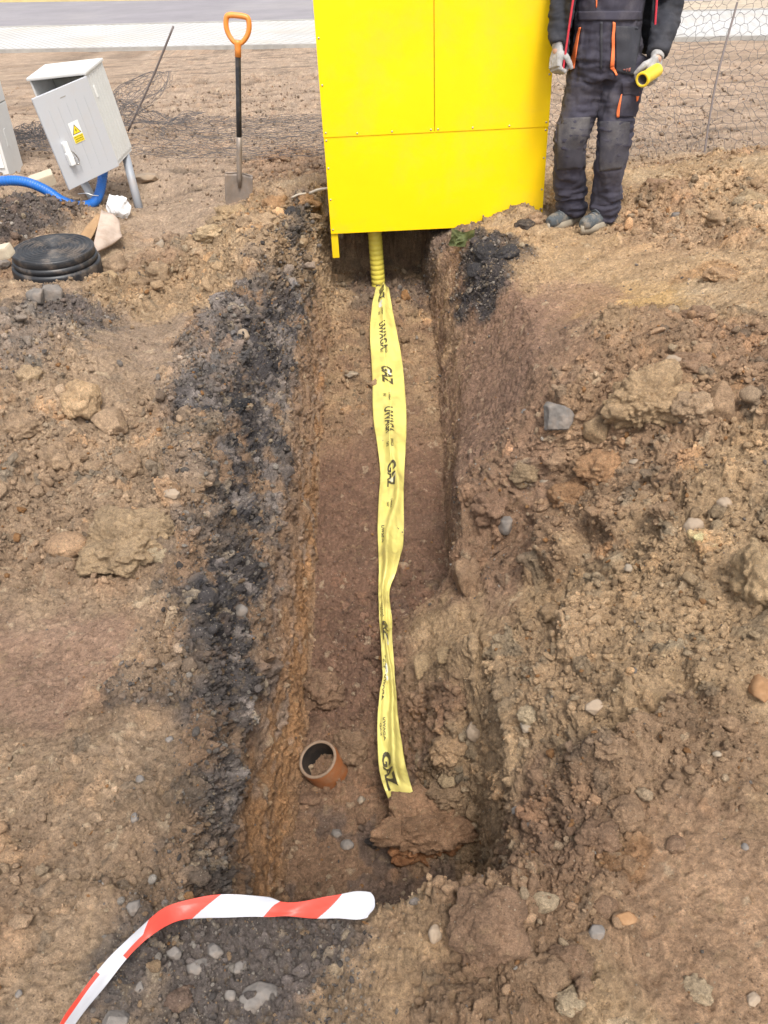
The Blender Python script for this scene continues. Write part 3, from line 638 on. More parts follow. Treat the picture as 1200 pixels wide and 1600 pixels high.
tape = mesh_obj('warning_tape', fastmesh('warning_tape', Vt, quads=qt), m_tape)
sm_ = tape.modifiers.new('thickness', 'SOLIDIFY'); sm_.thickness = .0006; sm_.offset = -1
tag(tape, 'wrinkled yellow gas warning tape laid along the middle of the trench floor', 'warning tape')
def text_mesh(s, size, bold=0.0, res=3):
    c = bpy.data.curves.new('t', 'FONT'); c.body = s; c.size = size; c.align_x = 'CENTER'; c.align_y = 'CENTER'; c.resolution_u = res; c.offset = bold
    o = bpy.data.objects.new('t', c); COL.objects.link(o); dg = bpy.context.evaluated_depsgraph_get(); me = bpy.data.meshes.new_from_object(o.evaluated_get(dg))
    bpy.data.objects.remove(o); bm = bmesh.new(); bm.from_mesh(me); bpy.data.meshes.remove(me); bmesh.ops.triangulate(bm, faces=bm.faces); return bm
def tape_text(s, s_at, u_at, size, name='printed_word', bold=.002, sx=1.0):
    bm = text_mesh(s, size, bold)
    for _ in range(5):
        es = [e for e in bm.edges if e.calc_length() > .008]
        if not es: break
        bmesh.ops.subdivide_edges(bm, edges=es, cuts=1); bmesh.ops.triangulate(bm, faces=bm.faces)
    for v in bm.verts:
        # reading direction runs towards the camera, letter tops to the right
        v.co = tape_pt(u_at + v.co.y / TAPEW, s_at + v.co.x * sx, .0024)
    return bmo(name, bm, m_ink, tape, recalc=False)
LT = s_acc[-1]
def s_of(py):   # tape position seen at a photo row
    ys = [r[0] for r in rails]; return float(np.interp(np.interp(py, ys, np.arange(len(ys))) / (len(ys) - 1) * (NT - 1), np.arange(NT), s_acc))
big = [(462, 'GAZ'), (526, 'UWAGA'), (588, 'GAZ'), (662, 'UWAGA'), (748, 'GAZ'), (835, 'UWAGA'), (990, 'GAZ'), (1075, 'UWAGA'), (1210, 'GAZ')]
for k, (py, w_) in enumerate(big):
    u_ = .46 if py < 800 else (.42 if py < 1100 else .30)
    if w_ == 'GAZ': tape_text(w_, s_of(py), u_, .085, bold=.003)
    elif py in (526, 662): tape_text(w_, s_of(py), .46, .062, bold=.002)
    else: tape_text('UWAGA', s_of(py), .2, .03, bold=.0008)
for py in (492, 552, 622, 700, 790, 960, 1040, 1140):
    u_ = .40 if py < 900 else .2
    tape_text('UWAGA', s_of(py), u_ + .12, .020, 'small_print', .0004); tape_text('GAZ', s_of(py), u_ - .03, .020, 'small_print', .0004)
# pale tracer line
pts = [tape_pt(.5 + .05 * math.sin(k * .11), s, .0014) for k, s in enumerate(np.linspace(.15, s_of(760), 120))]
tube('tracer_line', pts, .0016, m_wire, tape, 6)
for py, u_ in ((478, .45), (585, .5), (755, .55), (1003, .55), (1050, .35)):
    bm = bmesh.new(); s0 = s_of(py); ring = []
    c = bm.verts.new(tape_pt(u_, s0, .0011))
    for a in range(16): ring.append(bm.verts.new(tape_pt(u_ + .12 * math.cos(a * math.pi / 8), s0 + .038 * math.sin(a * math.pi / 8), .0011)))
    for a in range(16): bm.faces.new((c, ring[a], ring[(a + 1) % 16]))
    bmo('worn_patch', bm, m_wear, tape)

# ================================================================= CLAY PIPE STUB
m_clay = mat('orange_brown_pipe', (.30, .10, .03), .45, var=.25, vscale=14, dirt=(.32, .22, .14), dirt_amt=.75, dscale=9, spec=.5)
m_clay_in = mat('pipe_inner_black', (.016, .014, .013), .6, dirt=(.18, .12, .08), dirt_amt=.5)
m_rim = mat('dusty_pipe_rim', (.22, .15, .10), .85, var=.3, vscale=25, bump=.003, bscale=60)
sp_ = hit(505, 1222); tip = P(496, 1186, sp_.z + .09)
ax = Vector((-.30, -.22, .93)).normalized()
Mx = Matrix.Translation(tip) @ ax.to_track_quat('Z', 'Y').to_matrix().to_4x4()
pipe = lathe('broken_drain_pipe', [(.058, -.20), (.061, -.12), (.0615, -.01), (.0605, -.002)], m_clay, seg=56, mtx=Mx)
lathe('rim', [(.0605, -.003), (.0595, .001), (.053, .0015), (.051, -.002)], m_rim, pipe, 56, Mx); lathe('inner_wall', [(.051, -.002), (.0505, -.10), (.0505, -.2)], m_clay_in, pipe, 56, Mx)
tag(pipe, 'short broken orange brown drain pipe with black inside sticking up from the trench floor', 'pipe')

# ================================================================= SHOVEL
m_steel = mat('worn_blade_steel', (.26, .215, .18), .5, metal=.3, var=.25, vscale=14, dirt=(.30, .21, .14), dirt_amt=.8, dscale=11)
m_shaft = mat('black_shaft', (.025, .028, .035), .42, var=.2, vscale=20, dirt=(.25, .2, .16), dirt_amt=.35, dscale=22)
m_grip = mat('orange_grip', (.86, .30, .06), .42, var=.05, vscale=8, dirt=(.5, .3, .18), dirt_amt=.4, dscale=14)
S0 = PY(375, 308, 5.60); S1 = PY(371, 24, 5.58)
sh = empty('shovel', S0); tag(sh, 'shovel with black shaft and orange D handle standing upright left of the yellow cabinet', 'shovel')
zax = (S1 - S0).normalized(); xax = Vector((1, -.10, 0)); xax = (xax - zax * xax.dot(zax)).normalized(); yax = zax.cross(xax)
SM = Matrix((xax, yax, zax)).transposed().to_4x4()
def shp(x, y, z): return SM @ Vector((x, y, z))
LEN = (S1 - S0).length
# blade: a dished sheet with a rounded point, shoulders turned back
bm = bmesh.new(); nb, mb = 15, 15; vb = []
for j in range(mb):
    fz = j / (mb - 1); z = -.13 + fz * .275; hw = .089 * (1 - .0 * fz) * (math.sqrt(max(0, 1 - ((1 - min(1, fz / .42))) ** 2)) * .5 + .5 if fz < .42 else 1) if False else .088 - .03 * max(0, (.45 - fz) / .45) ** 1.6
    row = []
    for i in range(nb):
        fx = -1 + 2 * i / (nb - 1); x = fx * hw; zz_ = z + (-.035 * (1 - fx * fx) * (1 - fz) ** 2); y = .030 * fx * fx - .012 * math.exp(-(fx / .16) ** 2) * fz
        row.append(bm.verts.new(shp(x, -y, zz_)))
    vb.append(row)
for j in range(mb - 1):
    for i in range(nb - 1): bm.faces.new((vb[j][i], vb[j][i + 1], vb[j + 1][i + 1], vb[j + 1][i]))
bl = bmo('blade', bm, m_steel, smooth=True); bl.parent = sh; k_ = bl.modifiers.new('s', 'SOLIDIFY'); k_.thickness = .0035
for sgn in (-1, 1):
    tube('tread', [shp(sgn * .018, .0, .147), shp(sgn * .088, -.030, .147)], .0045, m_steel, sh, 8)
tube('socket', [shp(0, -.006, .06), shp(0, -.010, .12), shp(0, -.012, .20), shp(0, .002, .28), shp(0, 0, .36)], [.009, .014, .0165, .0165, .0185], m_steel, sh, 14)
tube('shaft', [shp(0, 0, z) for z in (.34, .55, .8, LEN - .19)], .0165, m_shaft, sh, 16)
gt = LEN - .2
grip = tube('handle', [shp(0, 0, gt - .01), shp(0, 0, gt + .03), shp(0, 0, gt + .06), shp(0, 0, gt + .075)], [.0185, .0185, .022, .024], m_grip, sh, 16)
loop = [(0, .055), (-.028, .070), (-.055, .105), (-.066, .145), (-.062, .185), (-.045, .197), (0, .2), (.045, .197), (.062, .185), (.066, .145), (.055, .105), (.028, .070), (0, .055)]
lp = smooth_path([shp(x, 0, gt + z) for x, z in loop], 70)
tube('grip_loop', lp, [.0145 + .003 * math.sin(math.pi * k / 69) for k in range(70)], m_grip, sh, 12, flat=.9)
for o in list(sh.children): o.matrix_parent_inverse = Matrix.Identity(4)
# children are built around S0 = origin already

# ================================================================= TILTED METER CABINET
def rotm(a, b, c): return Matrix.Rotation(a, 3, 'Z') @ Matrix.Rotation(b, 3, 'Y') @ Matrix.Rotation(c, 3, 'X')
m_gry = mat('grey_white_polyester', (.64, .64, .62), .5, var=.04, vscale=3, dirt=(.5, .45, .38), dirt_amt=.25, dscale=5)
m_door = mat('grey_door', (.50, .51, .535), .48, var=.03, vscale=3, dirt=(.48, .42, .36), dirt_amt=.3, dscale=6)
m_inn = mat('cabinet_inside', (.30, .31, .28), .7, dirt=(.15, .12, .1), dirt_amt=.6, dscale=8)
m_wht = mat('white_plastic', (.82, .82, .80), .4)
m_pipeg = mat('grey_leg_pipe', (.30, .32, .35), .45, dirt=(.36, .27, .2), dirt_amt=.5, dscale=8)
mc = empty('meter_cabinet', (-1.632, 5.950, .218)); tag(mc, 'grey white electric meter box leaning on two pipe legs with its door ajar', 'electric box')
CM = rotm(-.2353, -.0793, .1642).to_4x4(); mc.rotation_euler = CM.to_euler()
w, h, d = .396, .574, .243; th = .012
def cb(name, *a, m=m_gry, bev=.003, parent=mc): return box(name, *a, m, parent, bev)
cb('side_wall', -th, 0, .0, d, .02, h - .015); cb('side_wall', -w, -w + th, .0, d, .02, h - .015); cb('back_wall', -w + th + .001, -th - .001, d - .012, d - .001, .02, h - .015, m=m_inn)
cb('roof', -w - .010, .010, -.012, d + .008, h - .014, h + .004, bev=.006); cb('bottom_plate', -w + .004, -.004, .004, d - .004, .0, .019)
for k in range(6): cb('side_rib', .0005, .003, .03 + k * .036, .032 + k * .036 + .006, .03, h - .03, bev=0)
cb('mounting_plate', -w + .03, -.03, d - .03, d - .020, .06, h - .08, m=m_inn)
for k in range(3): cb('breaker', -w + .08 + k * .07, -w + .13 + k * .07, d - .075, d - .031, .30, .40, m=m_dark)
for sg in (-1, 1):
    pass
# the door hangs on the right edge
dr = empty('door', (0, 0, 0), (0, 0, 1.0182)); dr.parent = mc
DW, DH = w, h - .02
cb('door_leaf', -DW, -.006, -.018, -.002, .0, DH, m=m_door, bev=.004, parent=dr)
for k in range(5): cb('door_rib', -DW * (.18 + .16 * k), -DW * (.18 + .16 * k) + .004, -.0195, -.0175, .06, DH * .84, m=m_door, bev=0, parent=dr)
m_sig = mat('sign_yellow', (.88, .68, .03), .5); m_blk = mat('sign_black', (.02, .02, .02), .6)
sx, sz = -DW * .52, DH * .53
cb('sign_plate', sx - .036, sx + .036, -.0208, -.0196, sz - .062, sz + .062, m=m_wht, bev=0, parent=dr)
def flat(name, pts, y, m, parent): return pyd(name, [(x, y, z) for x, z in pts], [tuple(range(len(pts)))], m, parent, False)
cb('sign_lower', sx - .0345, sx + .0345, -.0214, -.0209, sz - .060, sz - .018, m=m_sig, bev=0, parent=dr)
flat('sign_triangle', [(sx - .031, sz - .010), (sx + .031, sz - .010), (sx, sz + .046)], -.0212, m_blk, dr); flat('sign_triangle', [(sx - .025, sz - .0065), (sx + .025, sz - .0065), (sx, sz + .039)], -.0216, m_sig, dr)
flat('lightning', [(sx + .002, sz + .026), (sx - .007, sz + .009), (sx - .0005, sz + .011), (sx - .004, sz - .004), (sx + .007, sz + .014), (sx + .0008, sz + .012)], -.0220, m_blk, dr)
for k, t_ in enumerate(('NIE DOTYKAĆ', 'URZĄDZENIE', 'ELEKTRYCZNE')):
    bm = text_mesh(t_, .0095, .0002, 2)
    for v in bm.verts: v.co = Vector((sx + v.co.x, -.0218, sz - .027 - k * .0125 + v.co.y))
    bmo('sign_text', bm, m_blk, dr, recalc=False)
hx, hz = -DW * .80, DH * .36
cb('lock_handle', hx - .017, hx + .017, -.045, -.018, hz + .01, hz + .075, m=m_wht, bev=.008, parent=dr); cb('lock_handle', hx - .020, hx + .014, -.055, -.020, hz - .065, hz + .012, m=m_wht, bev=.006, parent=dr)
m_chr = mat('steel_shackle', (.55, .55, .55), .3, metal=.9)
tube('padlock_shackle', smooth_path([(hx + .012, -.04, hz + .02), (hx + .03, -.045, hz + .0), (hx + .045, -.045, hz - .05), (hx + .03, -.045, hz - .072), (hx + .015, -.045, hz - .055), (hx + .018, -.045, hz - .02)], 24), .0042, m_chr, dr, 8)
cb('door_logo', -DW * .52 - .02, -DW * .52 + .02, -.0190, -.0178, DH * .90, DH * .91, m=m_kerb, bev=0, parent=dr)
cb('wall_clip', .001, .006, .03, .05, h - .16, h - .09, m=m_wht, bev=.002)
# legs run down into the soil, in the tilted box's own space
Mi = (Matrix.Translation(mc.location) @ CM).inverted()
for a, b, r in ((PY(198, 250, 6.12), PY(214, 312, 6.02), .028), (PY(128, 280, 6.16), PY(146, 312, 6.05), .028)):
    a = a + (a - b) * .25
    tube('leg', [Mi @ a, Mi @ (b + (b - a) * .35)], r, m_pipeg, mc, 16)

# blue conduit
m_blue = mat('blue_conduit', (.015, .14, .50), .35, var=.08, vscale=10, dirt=(.3, .25, .2), dirt_amt=.25, dscale=9)
cp = smooth_path([PY(-70, 292, 6.0), PY(0, 283, 5.9), PY(38, 284, 5.85), PY(70, 296, 5.8), PY(98, 314, 5.75), PY(125, 322, 5.75), PY(147, 316, 5.85), PY(157, 296, 5.95), PY(162, 262, 6.05)], 210)
tube('blue_conduit', cp, [.027 if k % 3 == 0 else .032 for k in range(210)], m_blue, None, 14)
tag(bpy.data.objects['blue_conduit'], 'blue ribbed cable conduit looping out from under the leaning meter box', 'conduit')
tube('wire_tie', smooth_path([PY(122, 303, 5.9), PY(135, 302, 5.76), PY(145, 305, 5.74), PY(155, 306, 5.9)], 14), .003, m_wht, bpy.data.objects['blue_conduit'], 6)

# big cabinet at the left edge
bc = empty('distribution_cabinet', (-2.677, 6.75, 0)); tag(bc, 'tall pale grey distribution cabinet cut off by the left edge of the view', 'electric cabinet')
box('body', -.62, 0, 0, .32, -.15, .46, m_gry, bc, .004); box('cover_joint', -.615, -.004, .004, .316, .461, .468, m_inn, bc); box('upper_body', -.62, 0, 0, .32, .469, 1.25, m_gry, bc, .004); box('roof', -.64, .02, -.02, .34, 1.252, 1.29, m_gry, bc, .008)
box('door', -.60, -.02, -.012, -.001, .06, .45, m_wht, bc, .003); box('recess', .0005, .003, .12, .16, .18, .30, m_gry, bc); box('base_opening', -.3, -.05, -.006, -.001, -.15, .03, m_dark, bc)

# ================================================================= MANHOLE
m_mh = mat('black_polymer', (.020, .021, .024), .42, var=.15, vscale=10, dirt=(.22, .17, .13), dirt_amt=.7, dscale=9, spec=.5)
mh = PY(82, 393, 4.54); mhz = mh.z
mo = empty('manhole_shaft', (mh.x, 4.56, mhz), (math.radians(3), math.radians(2), 0)); mo.scale = (.88, .88, .9); tag(mo, 'round black plastic manhole shaft with a ring patterned lid half buried at left', 'manhole')
prof = [(.001, .012)]
for k in range(1, 9):
    r = .018 + k * .0235; prof += [(r - .005, .012), (r - .003, .018), (r + .003, .018), (r + .005, .012)]
prof += [(.226, .012), (.229, .016), (.236, .016), (.240, .010), (.241, -.028), (.236, -.032)]
lathe('lid', prof, m_mh, mo, 72)
lathe('shaft_rim', [(.225, -.030), (.232, -.026), (.246, -.028), (.249, -.045), (.247, -.060), (.236, -.063)], m_mh, mo, 72); lathe('shaft_ring', [(.236, -.064), (.258, -.062), (.262, -.080), (.262, -.20), (.257, -.35)], m_mh, mo, 72)

# ================================================================= LITTER: board, foil, blocks, sticks, rag
def crumple(name, nx, ny, sx_, sy_, amp, freq, seed, material, mtx, fold=0.0):
    u = np.linspace(-.5, .5, nx); v = np.linspace(-.5, .5, ny); U_, V_ = np.meshgrid(u, v, indexing='ij')
    p = np.stack([U_.ravel() * sx_, V_.ravel() * sy_, 0 * U_.ravel() + seed], 1).astype(np.float32)
    z = amp * (1 - 2 * np.abs(perlin(p, freq, seed))) + amp * .5 * (1 - 2 * np.abs(perlin(p, freq * 2.3, seed + 1))) + fold * np.abs(U_.ravel()) ** 1.3
    sh_x = p[:, 0] + .5 * amp * perlin(p, freq, seed + 3); sh_y = p[:, 1] + .5 * amp * perlin(p, freq, seed + 4)
    V = [mtx @ Vector((sh_x[i], sh_y[i], z[i])) for i in range(len(z))]; ii = np.arange(nx * ny).reshape(nx, ny)
    Fq = np.stack([ii[:-1, :-1], ii[1:, :-1], ii[1:, 1:], ii[:-1, 1:]], -1).reshape(-1, 4).tolist()
    return pyd(name, V, Fq, material, None, False)
m_board = mat('wet_board', (.46, .36, .29), .8, var=.12, vscale=9, dirt=(.25, .16, .1), dirt_amt=.5, dscale=12, bump=.002, bscale=50)
def GP(px, py, dz):
    h = hit(px, py)
    for _ in range(3):
        q = P(px, py, ground_z(h.x, h.y) + dz); h = q
    return Vector(q)
m_board2 = mat('brown_cardboard', (.36, .22, .11), .85, var=.12, vscale=12)
m_foil = mat('white_film', (.80, .80, .80), .25, spec=.7, trans=.15)
def frame3(o, xa, ya):
    xa = Vector(xa).normalized(); za = xa.cross(Vector(ya)).normalized(); ya = za.cross(xa); M_ = Matrix((xa, ya, za)).transposed().to_4x4(); M_.translation = o; return M_
def sheet_between(name, corners, t, material, n=10, amp=.004):
    """thick sheet spanning four corners, slightly buckled"""
    a, b, c, d_ = corners; V = []; nn = (b - a).cross(d_ - a).normalized()
    for lay_ in (0, 1):
        for i in range(n + 1):
            for j in range(n + 1):
                u, v = i / n, j / n; q = a * (1 - u) * (1 - v) + b * u * (1 - v) + c * u * v + d_ * (1 - u) * v
                q = q + nn * (amp * math.sin(7 * u + 3 * v) + amp * math.sin(9 * v - 4 * u) - t * lay_); V.append(q)
    F_ = []; S_ = (n + 1) ** 2; I = lambda l, i, j: l * S_ + i * (n + 1) + j
    for i in range(n):
        for j in range(n): F_ += [(I(0, i, j), I(0, i + 1, j), I(0, i + 1, j + 1), I(0, i, j + 1)), (I(1, i, j), I(1, i, j + 1), I(1, i + 1, j + 1), I(1, i + 1, j))]
    for i in range(n): F_ += [(I(0, i, 0), I(1, i, 0), I(1, i + 1, 0), I(0, i + 1, 0)), (I(0, i, n), I(0, i + 1, n), I(1, i + 1, n), I(1, i, n)), (I(0, 0, i), I(0, 0, i + 1), I(1, 0, i + 1), I(1, 0, i)), (I(0, n, i), I(1, n, i), I(1, n, i + 1), I(0, n, i + 1))]
    return pyd(name, V, F_, material, None, True)
zg = lambda px, py: hit(px, py).z
o = sheet_between('board_scrap', [GP(158, 330, .10), GP(186, 344, .09), GP(190, 374, .05), GP(142, 400, .035)], .012, m_board, amp=.006)
tag(o, 'muddy pinkish grey board scrap lying behind the black manhole', 'board')
o = sheet_between('cardboard_strip', [GP(152, 334, .07), GP(160, 340, .07), GP(136, 386, .04), GP(118, 377, .03)], .008, m_board2, amp=.003); tag(o, 'narrow brown cardboard strip beside the muddy board scrap', 'cardboard')
c_ = PY(184, 322, 5.60); Vr, Fr = rock_shape(4, 'stone', 15); Vr = Vr * np.array([.062, .05, .075]); Vr = Vr * (1 + .22 * (1 - 2 * np.abs(perlin((Vr).astype(np.float32), 22, 5)))[:, None])
o = mesh_obj('plastic_film', fastmesh('film', Vr, tris=Fr), m_foil, smooth=False); o.data.polygons.foreach_set('use_smooth', np.zeros(len(Fr), bool)); o.location = GP(184, 326, .045); tag(o, 'crumpled white plastic film near the foot of the box leg', 'plastic film')
m_rag = mat('green_rag', (.13, .15, .06), .75, var=.3, vscale=18, trans=.1)
c_ = GP(716, 374, .05); o = crumple('green_rag', 26, 22, .13, .09, .025, 16, 9, m_rag, frame3(c_, (1, 0, -.1), (0, .35, 1)), .4); tag(o, 'crumpled olive green rag in the pit under the yellow cabinet', 'rag')
m_beige = mat('beige_block', (.55, .47, .35), .85, var=.12, vscale=12, dirt=(.35, .25, .17), dirt_amt=.5, dscale=9)
for nm, c, sz, rz, lb in (('concrete_block', GP(66, 280, .02), (.17, .12, .11), .35, 'beige block lying behind the loop of blue conduit'), ('concrete_block', GP(3, 390, .03), (.085, .07, .06), -.2, 'small beige block at the left edge beside the manhole lid')):
    o = box(nm, -sz[0] / 2, sz[0] / 2, -sz[1] / 2, sz[1] / 2, -sz[2] * .7, sz[2] * .3, m_beige, None, .012); o.location = c; o.rotation_euler = (.15, -.2, rz); tag(o, lb, 'block', 'beige concrete blocks')
m_stick = mat('bleached_stick', (.55, .47, .37), .8, var=.2, vscale=30)
for a, b, r, lb in (((456, 309, 5.45), (478, 302, 5.4), .0075, 'short bleached stick near the shovel blade'), ((484, 302, 5.32), (512, 294, 5.2), .009, 'pale stick touching the left side of the yellow cabinet')):
    A = PY(a[0], a[1], a[2]); B = PY(b[0], b[1], b[2]); o = tube('stick', smooth_path([A, (A + B) / 2 + Vector((0, 0, .006)), B], 8), [r, r * .9, r, r * .95, r * .8, r * .85, r * .7, r * .6], m_stick, None, 7); tag(o, lb, 'stick', 'pale sticks left of the yellow cabinet')
# roots and thin straws poking from the left wall
m_root = mat('root_fibre', (.42, .33, .22), .9)
for k, (a, lb) in enumerate(((((365, 1228), (374, 1233), (381, 1237)), 'short pale root poking from the left trench wall above the others'), (((352, 1254), (360, 1257), (370, 1256)), 'forked pale root on the left trench wall'),
                 (((292, 640), (297, 600), (301, 570), (320, 548)), 'fine wire strand lying on the grey gravel rim'), (((474, 1305), (477, 1285), (478, 1262)), 'thin straw standing beside the drain pipe'))):
    pp = []
    for q in a:
        hh = hit(*q); pp.append(hh + (Vector((0, 0, CAM_H)) - hh).normalized() * (.012 if k < 2 else .012))
    o = tube('root', smooth_path(pp, 14), .0016, m_root, None, 6); tag(o, lb, 'root', 'roots and straws in the soil')

# ================================================================= RED AND WHITE BARRIER TAPE
m_red = mat('red_film', (.74, .09, .06), .35, spec=.4, trans=.3, bump=.002, bscale=30, var=.06, vscale=20); m_whf = mat('white_tape_film', (.60, .60, .63), .35, spec=.5, trans=.3, dirt=(.45, .38, .30), dirt_amt=.35, dscale=14, bump=.002, bscale=30)
LIFT = .022
ctr = [(92, 1622, .03, 9), (116, 1585, .03, 12), (150, 1540, .035, 13), (190, 1492, .04, 12), (232, 1452, .045, 12), (270, 1428, .05, 16), (318, 1418, .065, 19), (370, 1416, .09, 20), (415, 1417, .115, 17), (442, 1421, .115, 12), (480, 1421, .11, 15), (520, 1418, .11, 20), (555, 1415, .11, 25), (586, 1413, .11, 20)]
A_, B_ = [], []
pc = [Vector((c[0], c[1], 0)) for c in ctr]
for i, (px, py, z, hw) in enumerate(ctr):
    t = (pc[min(i + 1, len(pc) - 1)] - pc[max(i - 1, 0)]).normalized(); nx_ = Vector((t.y, -t.x, 0))
    hw *= .9; base = hit(px, py); zt = max([ground_z(base.x + ax_, base.y + ay_) for ax_ in (-.045, -.02, 0, .02, .045) for ay_ in (-.04, -.02, 0, .02, .04)] + [-.02]) + z
    tw = .5 + .5 * math.sin(i * 1.3)
    A_.append(P(px + nx_.x * hw, py + nx_.y * hw, zt + .018 * tw)); B_.append(P(px - nx_.x * hw, py - nx_.y * hw, zt - .012 * tw))
nB, kB = 900, 33; LA, LB = smooth_path(A_, nB), smooth_path(B_, nB); V = []
for i in range(nB):
    wv = (LA[i] - LB[i]).length
    for k in range(kB):
        u = k / (kB - 1); q = LA[i].lerp(LB[i], u); hump = .05 * max(0, .075 - wv) * math.sin(math.pi * u); e_ = max(0, (i - nB + 40) / 40); q = q.lerp(LA[max(0, i - 34)].lerp(LB[max(0, i - 34)], u), abs(2 * u - .8) ** 3 * e_ ** 2 * .8); V.append(q + Vector((0, 0, hump + .0014 * math.sin(i * .045 + u * 4) + .0035 * (abs(u - .5 - .25 * math.sin(i * .013)) - .25))))
bpts = np.array([v[:] for v in V]).reshape(nB, kB, 3); cen = bpts[:, kB // 2]; sl_ = np.concatenate([[0], np.cumsum(np.linalg.norm(np.diff(cen, axis=0), axis=1))])
me = bpy.data.meshes.new('barrier_tape'); Fq = [(i * kB + k, i * kB + k + 1, (i + 1) * kB + k + 1, (i + 1) * kB + k) for i in range(nB - 1) for k in range(kB - 1)]
me.from_pydata([v[:] for v in V], [], Fq); me.update(); bt_ = mesh_obj('barrier_tape', me, m_whf); me.materials.append(m_red)
# slanted colour bands printed on the film, borders taken along the tape
bands = [(.0, .03, 1), (.03, .19, 0), (.19, .215, 1), (.215, .335, 0)]
def s_px(x): return float(np.interp(x, [c[0] for c in ctr], np.interp(np.linspace(0, nB - 1, len(ctr)), np.arange(nB), sl_)))
red_iv = [(s_px(92), s_px(160), -.1, .30, .0), (s_px(190), s_px(236), .62, 1.1, .0), (s_px(226), s_px(322), -1, 2, .035), (s_px(425), s_px(515), -1, 2, .03)]
for f in me.polygons:
    i, k = divmod(f.index, kB - 1); u = (k + .5) / (kB - 1); s = sl_[i]
    for a, b, u0, u1, sl2 in red_iv:
        if a + sl2 * (.5 - u) < s < b + sl2 * (.5 - u) * 1.6 and u0 <= u <= u1: f.material_index = 1
tag(bt_, 'red and white striped plastic barrier tape curling across the near end of the trench', 'barrier tape'); k_ = bt_.modifiers.new('s', 'SOLIDIFY'); k_.thickness = .0005
# ================================================================= WIRE NETTING
m_net = mat('dark_wire', (.12, .11, .11), .6, metal=.2)
def hexnet(name, a0, a1, cell, b1, surf, rad, seed, label):
    rg = np.random.default_rng(seed); nodes = {}; edges = set(); hs = cell / math.sqrt(3)
    na = int((a1 - a0) / cell); nb_ = int(b1 / (1.5 * hs))
    def node(x, y):
        k = (round(x / cell * 12), round(y / cell * 12)); nodes.setdefault(k, (x, y)); return k
    for j in range(nb_):
        for i in range(na):
            cx = a0 + (i + .5 * (j % 2)) * cell; cy = j * 1.5 * hs + hs
            ks = [node(cx + hs * math.sin(math.pi / 3 * t), cy + hs * math.cos(math.pi / 3 * t)) for t in range(6)]
            for t in range(6): edges.add(tuple(sorted((ks[t], ks[(t + 1) % 6]))))
    keys = list(nodes); ar = np.array([nodes[k] for k in keys]); pj = np.stack([ar[:, 0], ar[:, 1], np.zeros(len(ar))], 1).astype(np.float32)
    ar = ar + rg.normal(0, cell * .09, ar.shape); ar[:, 0] += .06 * fbm(pj, 2.6, 3, seed); ar[:, 1] += .055 * fbm(pj, 2.6, 3, seed + 5)
    pos = {k: surf(*ar[i]) for i, k in enumerate(keys)}
    V, Fc = [], []
    for e in edges:
        p, q = pos[e[0]], pos[e[1]]; mid = (p + q) / 2 + Vector(rg.normal(0, cell * .035, 3)); b0 = len(V)
        vs, fs = tube_data([p, mid, q], rad, 4, False); V += vs; Fc += [tuple(i + b0 for i in f) for f in fs]
    o = pyd(name, V, Fc, m_net, None); tag(o, label, 'wire net', 'wire netting behind the trench'); return o
nz = lambda x, y, f, s: float(perlin(np.array([[x, y, 0.]], np.float32), f, s)[0])
def surf_r(a, b):
    lean = math.radians(66 + 8 * math.sin(a * 2.1)); base = 6.28 + .06 * math.sin(a * 3)
    if a < 1.6: base += (1.6 - a) * .22; lean -= (1.6 - a) * .5
    return Vector((a + .12 * b + .04 * math.sin(5 * b + a), base + b * math.cos(lean) + .09 * nz(a, b, 1.7, 3), .02 + b * math.sin(lean) * (1 - .05 * math.sin(a * 4)) + .03 * nz(a, b, 2.5, 8)))
hexnet('wire_net', .75, 4.6, .064, 1.14, surf_r, .0015, 31, 'upright sagging hexagonal wire net behind the worker at the right')
def surf_l(a, b):
    y = 6.85 + .10 * math.sin(a * 2) + b * (.93 if a > -1.9 else .7) - .12 * (a + 1)
    x = a + .06 * nz(a, b, 2.0, 13) + (.12 * b if a < -1.7 else 0)
    hump = .30 * math.exp(-((a + 2.05) / .26) ** 2) * math.exp(-((b - .75) / .45) ** 2) + .16 * math.exp(-((a + 3.0) / .35) ** 2) * math.exp(-((b - .3) / .4) ** 2) + .06 * max(0, nz(a, b, 2.2, 17))
    return Vector((x, y, .035 + hump + .03 * abs(nz(a, b, 5, 19))))
hexnet('wire_net', -3.2, 1.1, .070, 1.75, surf_l, .0017, 41, 'flattened wire net lying over the bare soil behind the shovel')
def surf_b(a, b):
    s = a; r = .10 + .05 * math.sin(s * 9); th_ = b * 9 + s * 3
    c = Vector((-2.55 + s * .62, 7.55 + s * 1.05, .12 + s * .16)); return c + Vector((r * math.cos(th_) * 1.5, r * math.sin(th_) * .8, r * math.sin(th_ + .5) + .06 * nz(a * 3, b * 3, 1.5, 23)))
hexnet('wire_net', 0, 1.15, .052, .8, surf_b, .0016, 51, 'bunched tangle of wire net rolled together behind the leaning meter box')
def surf_c(a, b):
    return Vector((-3.15 + a * .55 + .05 * nz(a * 4, b * 4, 1.5, 29), 7.1 + a * .5 + b * .4, .05 + .14 * abs(nz(a * 3, b * 3, 1.3, 27)) + .1 * math.sin(b * 8) ** 2))
hexnet('wire_net', 0, 1.0, .055, .9, surf_c, .0020, 61, 'tangled wire net between the distribution cabinet and the meter box')
m_rod = mat('rusty_rod', (.17, .14, .13), .6, metal=.4)
a_, b_q = PY(200, 205, 8.0), PY(271, 41, 8.0); tag(tube('steel_rod', smooth_path([a_, (a_ + b_q) / 2 + Vector((.012, 0, 0)), b_q], 16), .0085, m_rod, None, 8), 'thin grey steel rod leaning up from the tangled net', 'rod')
